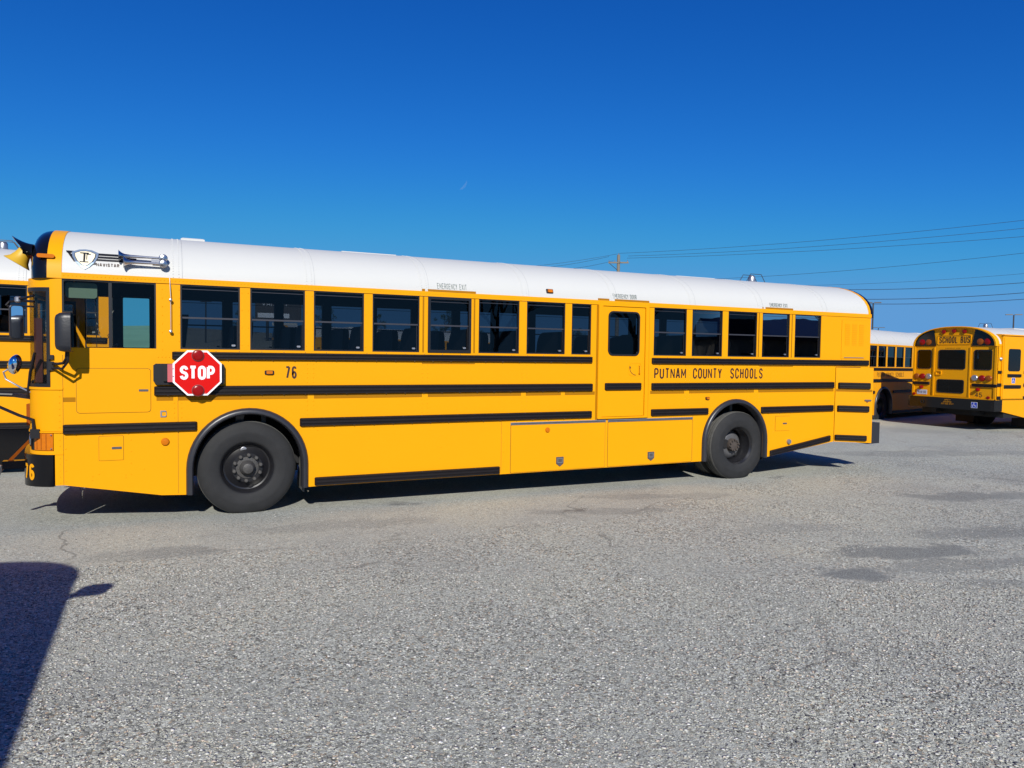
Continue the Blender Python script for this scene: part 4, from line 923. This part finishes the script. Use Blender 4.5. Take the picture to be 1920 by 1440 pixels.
# ------------------------------------------------------------------ ground
def ground_material():
    m, n, l, b = nmat('worn_gravel_asphalt')
    geo = n.new('ShaderNodeNewGeometry'); pos = geo.outputs['Position']
    def noise(scale, detail=5, rough=.55, dist=0, vec=pos):
        k = n.new('ShaderNodeTexNoise'); k.inputs['Scale'].default_value = scale; k.inputs['Detail'].default_value = detail; k.inputs['Roughness'].default_value = rough
        k.inputs['Distortion'].default_value = dist; l.new(vec, k.inputs['Vector']); return k.outputs[0]
    def math_(op, a, b_=None, clamp=False):
        k = n.new('ShaderNodeMath'); k.operation = op; k.use_clamp = clamp
        for i, q in enumerate((a, b_)):
            if q is None: continue
            if isinstance(q, (int, float)): k.inputs[i].default_value = q
            else: l.new(q, k.inputs[i])
        return k.outputs[0]
    def ramp(f, stops):
        k = n.new('ShaderNodeValToRGB'); e = k.color_ramp.elements
        e[0].position, e[0].color = stops[0][0], stops[0][1]+(1,); e[1].position, e[1].color = stops[-1][0], stops[-1][1]+(1,)
        for p, c in stops[1:-1]: q = e.new(p); q.color = c+(1,)
        l.new(f, k.inputs[0]); return k.outputs[0]
    def mix(f, a, b_, blend='MIX'):
        k = n.new('ShaderNodeMix'); k.data_type = 'RGBA'; k.blend_type = blend
        if isinstance(f, float): k.inputs[0].default_value = f
        else: l.new(f, k.inputs[0])
        for i, q in ((6, a), (7, b_)):
            if isinstance(q, tuple): k.inputs[i].default_value = q+(1,)
            else: l.new(q, k.inputs[i])
        return k.outputs[2]
    def vor(scale, feat='F1'):
        k = n.new('ShaderNodeTexVoronoi'); k.feature = feat; k.inputs['Scale'].default_value = scale
        ns = n.new('ShaderNodeTexNoise'); ns.inputs['Scale'].default_value = scale*.6; l.new(pos, ns.inputs['Vector'])
        mx = n.new('ShaderNodeVectorMath'); mx.operation = 'MULTIPLY_ADD'; l.new(ns.outputs['Color'], mx.inputs[0]); mx.inputs[1].default_value = (.012, .012, .012); l.new(pos, mx.inputs[2])
        l.new(mx.outputs[0], k.inputs['Vector']); return k
    v1 = vor(62); v2 = vor(170); ve = vor(62, 'DISTANCE_TO_EDGE')
    sep = n.new('ShaderNodeSeparateColor'); l.new(v1.outputs['Color'], sep.inputs[0])
    sep2 = n.new('ShaderNodeSeparateColor'); l.new(v2.outputs['Color'], sep2.inputs[0])
    st = ramp(sep.outputs[0], ((0, (.10, .098, .094)), (.14, (.22, .215, .205)), (.35, (.36, .353, .335)), (.65, (.46, .452, .428)), (.93, (.58, .572, .54)), (1, (.74, .73, .69))))
    tan = ramp(sep.outputs[1], ((0, (1, 1, 1)), (.86, (1, 1, 1)), (.93, (1.0, .86, .72)), (1, (1.05, .78, .62))))
    st = mix(1.0, st, tan, 'MULTIPLY')
    fine = ramp(sep2.outputs[0], ((0, (.24, .235, .225)), (.5, (.41, .402, .38)), (1, (.56, .55, .52))))
    sel = ramp(noise(1.1, 6, .6), ((.40, (0, 0, 0)), (.62, (1, 1, 1))))
    lf = math_('MULTIPLY', sel, .55); base = mix(lf, st, fine)
    edge = ramp(ve.outputs['Distance'], ((0, (.45, .45, .47)), (.12, (1, 1, 1))))
    base = mix(.75, base, edge, 'MULTIPLY')
    # large tonal drift, warm and cool
    drift = ramp(noise(.35, 5, .6, .4), ((.3, (.80, .81, .83)), (.5, (1, 1, 1)), (.7, (1.14, 1.12, 1.06))))
    base = mix(1.0, base, drift, 'MULTIPLY')
    pk = ramp(noise(.22, 4, .5), ((.52, (1, 1, 1)), (.68, (1.02, .995, .98))))
    base = mix(1.0, base, pk, 'MULTIPLY')
    # the lot's older smooth asphalt lies beyond an uneven edge, coarse gravel this side of it
    sy = n.new('ShaderNodeSeparateXYZ'); l.new(pos, sy.inputs[0])
    sd = math_('ADD', math_('ADD', sy.outputs[1], 1.55), math_('MULTIPLY', math_('SUBTRACT', noise(.55, 5, .6), .5), 2.2))
    sd = math_('ADD', sd, math_('MULTIPLY', math_('MAXIMUM', math_('SUBTRACT', sy.outputs[0], 5.5), 0.0), -.35))
    zone = math_('ADD', math_('MULTIPLY', sd, 2.5), .5, True)
    fine2 = ramp(sep2.outputs[2], ((0, (.16, .157, .152)), (.5, (.34, .334, .32)), (.9, (.47, .462, .44)), (1, (.62, .61, .58))))
    fine2 = mix(1.0, fine2, drift, 'MULTIPLY')
    base = mix(math_('MULTIPLY', zone, .62), base, fine2)
    ck = math_('SUBTRACT', 1.0, math_('MULTIPLY', math_('ABSOLUTE', sd), 18.0), True)
    gk = ramp(noise(.9, 3), ((.50, (0, 0, 0)), (.60, (1, 1, 1)))); base = mix(math_('MULTIPLY', math_('MULTIPLY', ck, gk), .55), base, (.13, .12, .115))
    # smooth worn asphalt patches (own shapes): x,y,rx,ry,rotation
    sx = n.new('ShaderNodeSeparateXYZ'); l.new(pos, sx.inputs[0])
    dn = noise(1.5, 9, .70, .5); dd = math_('MULTIPLY', math_('SUBTRACT', dn, .5), 3.0)
    mask = None
    for (px, py, rx, ry, an, st_) in PATCHES:
        a = math.radians(an); dx = math_('SUBTRACT', sx.outputs[0], px); dy = math_('SUBTRACT', sx.outputs[1], py)
        u = math_('DIVIDE', math_('ADD', math_('MULTIPLY', dx, math.cos(a)), math_('MULTIPLY', dy, math.sin(a))), rx)
        v = math_('DIVIDE', math_('SUBTRACT', math_('MULTIPLY', dy, math.cos(a)), math_('MULTIPLY', dx, math.sin(a))), ry)
        r = math_('ADD', math_('SQRT', math_('ADD', math_('MULTIPLY', u, u), math_('MULTIPLY', v, v))), dd)
        k = math_('MULTIPLY', math_('MULTIPLY', math_('SUBTRACT', 1.0, r), 2.6, True), st_)
        k = math_('MINIMUM', k, 1.0); mask = k if mask is None else math_('MAXIMUM', mask, k)
    asph = mix(1.0, fine2, (.56, .57, .60), 'MULTIPLY')
    base = mix(mask, base, asph)
    # cracks
    cr = n.new('ShaderNodeTexVoronoi'); cr.feature = 'DISTANCE_TO_EDGE'; cr.inputs['Scale'].default_value = .28
    ns = n.new('ShaderNodeTexNoise'); ns.inputs['Scale'].default_value = 1.1; ns.inputs['Detail'].default_value = 6; l.new(pos, ns.inputs['Vector'])
    mx = n.new('ShaderNodeVectorMath'); mx.operation = 'MULTIPLY_ADD'; l.new(ns.outputs['Color'], mx.inputs[0]); mx.inputs[1].default_value = (1.2, 1.2, 0); l.new(pos, mx.inputs[2]); l.new(mx.outputs[0], cr.inputs['Vector'])
    cm = ramp(cr.outputs['Distance'], ((0, (1, 1, 1)), (.003, (.7, .7, .7)), (.007, (0, 0, 0))))
    gate = ramp(noise(.5, 3), ((.55, (0, 0, 0)), (.62, (1, 1, 1)))); cm = math_('MULTIPLY', cm, math_('MULTIPLY', gate, .6))
    base = mix(cm, base, (.075, .07, .072))
    base = mix(1.0, base, (.965, 1.0, .925), 'MULTIPLY')
    l.new(base, b.inputs['Base Color']); b.inputs['Roughness'].default_value = .9; b.inputs['Specular IOR Level'].default_value = .25
    h = math_('ADD', math_('MULTIPLY', ve.outputs['Distance'], 1.0), math_('MULTIPLY', sep.outputs[2], .35))
    h = math_('ADD', h, math_('MULTIPLY', v2.outputs['Distance'], -.4))
    h = math_('MULTIPLY', h, math_('SUBTRACT', 1.0, math_('MAXIMUM', math_('MULTIPLY', mask, .7), math_('MULTIPLY', zone, .5))))
    bp = n.new('ShaderNodeBump'); bp.inputs['Strength'].default_value = .55; bp.inputs['Distance'].default_value = .010
    l.new(h, bp.inputs['Height']); l.new(bp.outputs[0], b.inputs['Normal'])
    return m
def gpt(u, v, z=0.):
    d = fw+rr*((u-960)/1368.05)+uu*((720-v)/1368.05); t = (z-CAM.z)/d.z; return CAM+d*t
def upt(u, v, z):  # a point of the given height on the line of sight through a photo position
    return gpt(u, v, z)
PATCHES = []
for u, v, ru, rv, st_ in ((1715, 1036, .85, .30, 1.), (1605, 1078, .36, .2, 1.), (1800, 1060, 1.1, .2, .65), (1860, 1000, 1.2, .3, .6), (1840, 930, 1.4, .35, .75), (1700, 1150, .0, .0, 0),
                          (330, 1036, .42, .26, .6), (225, 1044, .5, .22, .4), (1150, 958, 1.0, .22, .45), (640, 985, 1.5, .28, .35), (1880, 1095, .6, .15, .6), (1500, 990, 1.1, .2, .35), (1750, 850, 3.2, .5, .45), (1250, 930, 1.5, .2, .35)):
    if ru: p = gpt(u, v); PATCHES.append((p.x, p.y, ru, rv, -14 if u > 900 else -4, st_))
M['ground'] = ground_material()
g = MB()
xs = [-3000, -400, -60, -15, 0, 15, 40, 90, 400, 3000]; ys = [-3000, -400, -60, -12, 0, 12, 40, 100, 500, 4000]
g.add([(x, y, 0) for x in xs for y in ys], [(i*len(ys)+j, (i+1)*len(ys)+j, (i+1)*len(ys)+j+1, i*len(ys)+j+1) for i in range(len(xs)-1) for j in range(len(ys)-1)])
gd = g.build('ground', 'ground', smooth=0); gd['kind'] = 'structure'; gd['label'] = 'grey worn asphalt lot covered in loose gravel'
# loose stones
def stones(N, zmin, zmax, r0, r1, name, seed):
    rg_ = np.random.default_rng(seed)
    zc = np.sqrt(rg_.uniform(zmin**2, zmax**2, N)); lat = rg_.uniform(-.76, .76, N)*zc
    fx, fy = math.sin(YAW), math.cos(YAW)
    X = CAM.x+fx*zc+fy*lat; Y = CAM.y+fy*zc-fx*lat
    keep = np.ones(N, bool)
    for (px, py, rx, ry, an, st_) in PATCHES:
        keep &= ~((((X-px)/rx)**2+((Y-py)/ry)**2 < 1) & (rg_.random(N) < st_))
    keep &= (Y < -.02) & ((Y+.35*np.maximum(-X+0, 0)*0+(-.35)*np.maximum(X-5.5, 0) < -1.6) | (rg_.random(N) < .12))
    X, Y = X[keep], Y[keep]; N = len(X)
    R_s = r0*(r1/r0)**rg_.beta(1.3, 2.6, N)
    base = np.array([(1, 0, 0), (0, 1, 0), (-1, 0, 0), (0, -1, 0), (.2, .1, .8), (0, 0, -.5)]+[])
    v = base[None]*(1+rg_.uniform(-.35, .35, (N, 6, 3)))
    v[:, :, 0] *= rg_.uniform(.8, 1.3, N)[:, None]; v[:, :, 2] *= rg_.uniform(.2, .5, N)[:, None]
    v[:, :4, 2] += rg_.uniform(-.1, .35, (N, 4)); v *= R_s[:, None, None]
    a = rg_.uniform(0, 2*PI, N); c, s = np.cos(a)[:, None], np.sin(a)[:, None]
    x = v[:, :, 0]*c-v[:, :, 1]*s+X[:, None]; y = v[:, :, 0]*s+v[:, :, 1]*c+Y[:, None]; z = v[:, :, 2]+(R_s*.15)[:, None]
    V = np.stack([x, y, z], -1).reshape(-1, 3).astype(np.float32)
    F = np.array([(0, 1, 4), (1, 2, 4), (2, 3, 4), (3, 0, 4), (1, 0, 5), (2, 1, 5), (3, 2, 5), (0, 3, 5)])
    F = (F[None]+6*np.arange(N)[:, None, None]).reshape(-1).astype(np.int32)
    me = bpy.data.meshes.new(name); me.vertices.add(len(V)); me.vertices.foreach_set('co', V.ravel())
    me.loops.add(len(F)); me.loops.foreach_set('vertex_index', F)
    me.polygons.add(len(F)//3); me.polygons.foreach_set('loop_start', np.arange(0, len(F), 3, dtype=np.int32)); me.update(calc_edges=True); me.validate()
    me.materials.append(M['stone']); me.shade_smooth() if False else None
    o = bpy.data.objects.new(name, me); COL.objects.link(o); o['kind'] = 'stuff'; o['label'] = 'loose grey gravel scattered over the lot in the foreground'
    return o
m, n, l, b = nmat('gravel_stone'); geo = n.new('ShaderNodeNewGeometry'); cr = n.new('ShaderNodeValToRGB'); e = cr.color_ramp.elements
e[0].color = (.11, .108, .105, 1); e[1].color = (.72, .71, .67, 1)
for p, c in ((.14, (.235, .235, .215, 1)), (.5, (.41, .413, .375, 1)), (.84, (.55, .55, .50, 1)), (.92, (.56, .45, .36, 1)), (.95, (.6, .59, .56, 1))): q = e.new(p); q.color = c
l.new(geo.outputs['Random Per Island'], cr.inputs[0]); l.new(cr.outputs[0], b.inputs['Base Color']); b.inputs['Roughness'].default_value = .85
M['stone'] = m
stones(80000, 2.6, 6.0, .004, .015, 'gravel', 3)
stones(45000, 5.5, 9.5, .005, .014, 'gravel', 4)

# ------------------------------------------------------------------ poles and wires
def utility_pole(p, h, label, az=0.):
    r = empty('utility_pole', p, (0, 0, az)); tag(r, label, 'utility pole')
    MB().tube([(0, 0, 0), (0, 0, h*.5), (0, 0, h)], [.19, .165, .13], 12).build('pole', 'wood', r)
    MB().box(-.85, .85, -.16, -.05, h-.72, h-.60).build('crossarm', 'wood', r, smooth=0)
    MB().tube([(-.75, -.1, h-.72), (0, -.1, h-1.35)], .025, 6).build('brace', 'polem', r)
    for x in (-.78, -.3, .75, 0): 
        zz = h-.6 if x else h
        MB().lathe([(.03, 0), (.05, .04), (.03, .08), (.045, .12), (.001, .16)], (x, -.1 if x else 0, zz), 'z', 10).build('insulator', 'steel', r)
    MB().lathe([(.10, -.3), (.13, -.28), (.13, .25), (.10, .28)], (-.30, -.1, h-2.0), 'z', 14, caps=True).build('transformer', 'polem', r)
    MB().tube([(.22, -.12, h-1.6), (.24, -.12, h-1.9), (0, -.18, h-2.5)], .06, 8).build('cable_loop', 'polem', r)
    MB().tube([(-.9, -.1, h-1.9), (-.45, -.1, h-1.75), (-.15, -.1, h-1.8)], .03, 6).build('switch_arm', 'polem', r)
    return r
PH = 10.6; pp = upt(1160, 478, PH); utility_pole((pp.x, pp.y, 0), PH, 'weathered wooden utility pole rising behind the white roof of number 76', -YAW-.15)
def wire(label, pts, r=.012, sag=.0, ext=0.):
    P = [upt(u, v, z) for u, v, z in pts]
    a, b_ = P[0], P[-1]; d = (b_-a); b2 = b_+d*ext; n_ = 16; line = []
    if len(P) == 3:
        # parabola through the three heights along the line of the end points
        q = .5
        mid = P[1]; t = (mid-a).to_2d().dot(d.to_2d())/d.to_2d().length_squared
        zl = a.z+d.z*t
        k = (mid.z-zl)/(t*(1-t)) if 0 < t < 1 else 0
    else: k = -sag*4
    for i in range(n_+1):
        t = (1+ext)*i/n_; p = a+d*t; line.append((p.x, p.y, p.z+k*t*(1-t)))
    tag(MB().tube(line, r, 5).build('power_line', 'wire'), label, 'power line', 'power lines')
wire('topmost power line running right from the top of the utility pole', [(1161, 475, 10.6), (1920, 413, 10.6)], sag=.25, ext=.5)
wire('second power line running right from the crossarm of the utility pole', [(1178, 480, 10.15), (1920, 428, 10.15)], sag=.25, ext=.5)
wire('third power line running right from the crossarm, lowest of its three', [(1176, 484, 10.1), (1920, 443.5, 9.6)], sag=.2, ext=.5)
wire('highest power line descending left from the utility pole', [(1158, 476, 10.6), (980, 501, 9.6)], sag=.1, ext=.6)
wire('middle power line descending left from the utility pole', [(1142, 481, 10.1), (1010, 503, 9.4)], sag=.1, ext=.8)
wire('lowest power line descending left from the utility pole', [(1150, 489, 9.7), (1050, 506, 9.1)], sag=.1, ext=.8)
wire('single power line below the upper three, emerging behind the roof hatch', [(1250, 526, 9.0), (1920, 474.5, 9.0)], sag=.3, ext=.5)
wire('thin faint power line above the rear roof edge of number 76', [(1400, 536, 8.5), (1920, 513, 8.5)], r=.010, sag=.25, ext=.4)
wire('dark power line leaving the rear roof edge, third from the bottom', [(1560, 543, 7.6), (1920, 530, 7.6)], r=.02, sag=.15, ext=.4)
wire('dark power line second from the bottom, right of number 76', [(1600, 561, 7.2), (1920, 549, 7.2)], r=.022, sag=.15, ext=.4)
wire('lowest dark power line, passing behind the light pole', [(1600, 569.5, 6.9), (1920, 561, 6.9)], r=.022, sag=.15, ext=.4)
def light_pole(u, v, h, label, w):
    p = upt(u, v, h); r = empty('light_pole', (p.x, p.y, 0), (0, 0, -YAW-.4)); tag(r, label, 'light pole', 'parking lot light poles')
    MB().tube([(0, 0, 0), (0, 0, h)], [.12, .085], 10).build('pole', 'polem', r)
    for s_ in (-1, 1):
        MB().rings([[(s_*x, y, z) for y, z in ((-.16, h-.02), (.16, h-.02), (.13, h+.10), (-.13, h+.10))] for x in (.12, w)]).build('lamp_head', 'polem', r, smooth=0)
light_pole(1637.5, 568, 9.5, 'tall dark light pole directly behind the rear of number 76', .9)
light_pole(1647, 614.5, 9.5, 'tiny distant light pole just right of the rear of number 76', 1.2)
light_pole(1901, 590.5, 8.8, 'light pole at the right edge above bus number 45', .95)
light_pole(386, 566, 8.5, 'light pole seen through the first passenger window of number 76', .9)

mm = bpy.data.materials.new('faint_day_moon'); mm.use_nodes = True; n_ = mm.node_tree.nodes; l_ = mm.node_tree.links; n_.remove(n_['Principled BSDF'])
t_ = n_.new('ShaderNodeBsdfTransparent'); d_ = n_.new('ShaderNodeBsdfDiffuse'); d_.inputs[0].default_value = (.45, .45, .45, 1); x_ = n_.new('ShaderNodeMixShader'); x_.inputs[0].default_value = .035
l_.new(t_.outputs[0], x_.inputs[1]); l_.new(d_.outputs[0], x_.inputs[2]); l_.new(x_.outputs[0], n_['Material Output'].inputs[0]); M['moon'] = mm
ray = (gpt(868, 348, 600)-CAM).normalized(); mc = CAM+ray*3000; e1_ = ray.cross(Vector((0, 0, 1))).normalized(); e2_ = e1_.cross(ray)
cr_ = [(-.62, -.72), (-.1, -.66), (.3, -.38), (.62, .1), (.72, .6), (.62, .95), (.45, .5), (.1, .05), (-.3, -.4)]
tag(MB().prism(cr_, lambda a, b, d: tuple(mc+e1_*a*22+e2_*b*22+ray*d), 0, 3).build('moon', 'moon', smooth=0), 'faint pale crescent high in the blue sky', 'moon')
# ------------------------------------------------------------------ rising ground beyond the lot
hb_ = MB(); xs = [-400+20*k for k in range(41)]
hz = lambda x: (6.2 if x < 0 else max(2.2, 6.2-.035*x))*(1+.10*math.sin(x*.05)+.05*math.sin(x*.17+1))
prof_ = [(70, -.3), (90, .35), (110, .62), (135, .95), (170, 1.0), (400, 1.0)]
hb_.add([(x, y, hz(x)*q) for x in xs for y, q in prof_], [(i*6+j, (i+1)*6+j, (i+1)*6+j+1, i*6+j+1) for i in range(40) for j in range(5)])
M['grass'] = mat('dry_winter_grass', (.24, .235, .18), .9, var=.35, scale=.15)
ho = hb_.build('hills', 'grass', smooth=60); ho['kind'] = 'structure'
# ------------------------------------------------------------------ trees
def tree(x, y, h, label, leafy=1., seed=0, group=None, spread=.32, nleaf=1500):
    rd = random.Random(seed); r = empty('tree', (x, y, 4.6 if y > 100 and x < 60 else (2. if y > 90 else 0))); tag(r, label, 'tree', group)
    tr = MB(); tips = []
    def branch(p, d, ln, rad, lev):
        q = p+d*ln; m_ = p+d*ln*.5+Vector((rd.uniform(-1, 1), rd.uniform(-1, 1), 0))*ln*.06
        tr.tube([p, m_, q], [rad, rad*.82, rad*.62], 5 if lev else 7, caps=False)
        if lev > 1: tips.append(q)
        if lev >= (4 if leafy < .5 else 3): return
        for k in range(3 if lev else 5):
            a = rd.uniform(0, 2*PI); t = rd.uniform(.35, .95)
            nd = (d+Vector((math.cos(a), math.sin(a), rd.uniform(-.1, .5)))*t).normalized()
            branch(p+d*ln*rd.uniform(.6, 1.), nd, ln*rd.uniform(.55, .8), rad*.55, lev+1)
    branch(Vector((0, 0, 0)), Vector((rd.uniform(-.05, .05), rd.uniform(-.05, .05), 1)).normalized(), h*.36, h*.024, 0)
    tr.build('trunk', 'bark', r, smooth=40)
    if leafy > .2:
        V = []; F = []; cs = []
        for _ in range(26):
            a = rd.uniform(0, 2*PI); q = rd.uniform(0, 1)**.5; zz = rd.uniform(.28, .95); w_ = spread*(1-abs(zz-.55)*1.3)
            cs.append((Vector((math.cos(a)*q*w_*h, math.sin(a)*q*w_*h, zz*h)), rd.uniform(.06, .13)*h))
        for i in range(int(nleaf*leafy)):
            c, R = rd.choice(cs); v = Vector((rd.gauss(0, 1), rd.gauss(0, 1), rd.gauss(0, .8))).normalized()*R*rd.uniform(.5, 1.)
            p = c+v; s_ = h*rd.uniform(.010, .022); e1 = Vector((rd.gauss(0, 1), rd.gauss(0, 1), rd.gauss(0, 1))).normalized(); e2 = e1.orthogonal().normalized()
            k = len(V); V += [p-e1*s_, p+e2*s_, p+e1*s_, p-e2*s_]; F.append((k, k+1, k+2, k+3))
        MB().add(V, F).build('crown', 'leaf', r, smooth=0, normals=False)
    return r
bgt = [(14, 130, 4.5), (27, 126, 6.), (38, 130, 5.), (50, 124, 6.), (60, 132, 5.5), (78, 122, 6), (95, 114, 6), (112, 108, 5.0), (-12, 135, 3.5), (-25, 138, 3.5)]
desc = ['rounded evergreen', 'tall broad evergreen', 'low dense evergreen', 'tallest dark evergreen', 'small bushy evergreen', 'wide dark evergreen', 'loose grey-green tree', 'short dark tree', 'low tree', 'low bushy tree']
for i, (x, y, h) in enumerate(bgt):
    tree(x, y, h, desc[i]+' on the horizon behind the buses, glimpsed through bus windows', seed=i+10, group='trees on the horizon', spread=.5)
for i, (x, y, h) in enumerate(((22, -38, 10), (38, -44, 13), (52, -34, 10), (-14, -60, 9))):
    tree(x, y, h, ['bare winter tree reflected in the middle windows', 'tall bare winter tree reflected in the rear windows', 'small bare winter tree reflected at the rear', 'bare winter tree far behind the camera'][i], leafy=0., seed=i+40, group='bare trees behind the camera')
# pale building reflected in the rearmost windows, billboard seen through the second window
hs_ = empty('building', (46, -34, 0), (0, 0, .5)); tag(hs_, 'pale low building reflected in the rearmost window of number 76', 'building')
MB().box(-7, 7, -4, 4, 0, 3.4).build('wall', 'concrete', hs_, smooth=0)
MB().rings([[(x, y, z) for y, z in ((-4.5, 3.4), (0, 5.2), (4.5, 3.4))] for x in (-7.4, 7.4)]).build('roof', 'trim', hs_, smooth=0)
for x in (-4.5, -1.5, 1.5, 4.5): MB().box(x-.6, x+.6, 3.99, 4.02, 1.1, 2.4).build('window', 'bgloss', hs_, smooth=0)
p = upt(522, 600, 6.8)
bb = empty('billboard', (p.x, p.y, 0), (0, 0, -math.radians(8))); tag(bb, 'billboard glimpsed through the second passenger window of number 76', 'billboard')
MB().tube([(-1.6, .3, 0), (-1.6, .3, 7)], .22, 10).build('post', 'polem', bb)
MB().box(-3.4, 3.4, 0, .3, 6.6, 10.2).build('frame', 'polem', bb, smooth=0)
MB().box(-3.2, 3.2, -.03, -.001, 6.9, 10.0).build('advert_panel', 'hub', bb, smooth=0)
MB().box(-3.0, 1.6, -.06, -.031, 7.1, 7.8).build('advert_strip', 'signwhite', bb, smooth=0)
MB().box(-.9, 2.8, -.02, 0, 5.9, 6.4).build('advert_strip', 'concrete', bb, smooth=0)
text('VALLEY', -2.4, 1.4, 8.9, 9.7, lambda a, b_, d: (a, -d-.03, b_), 'signwhite', bb, .01)
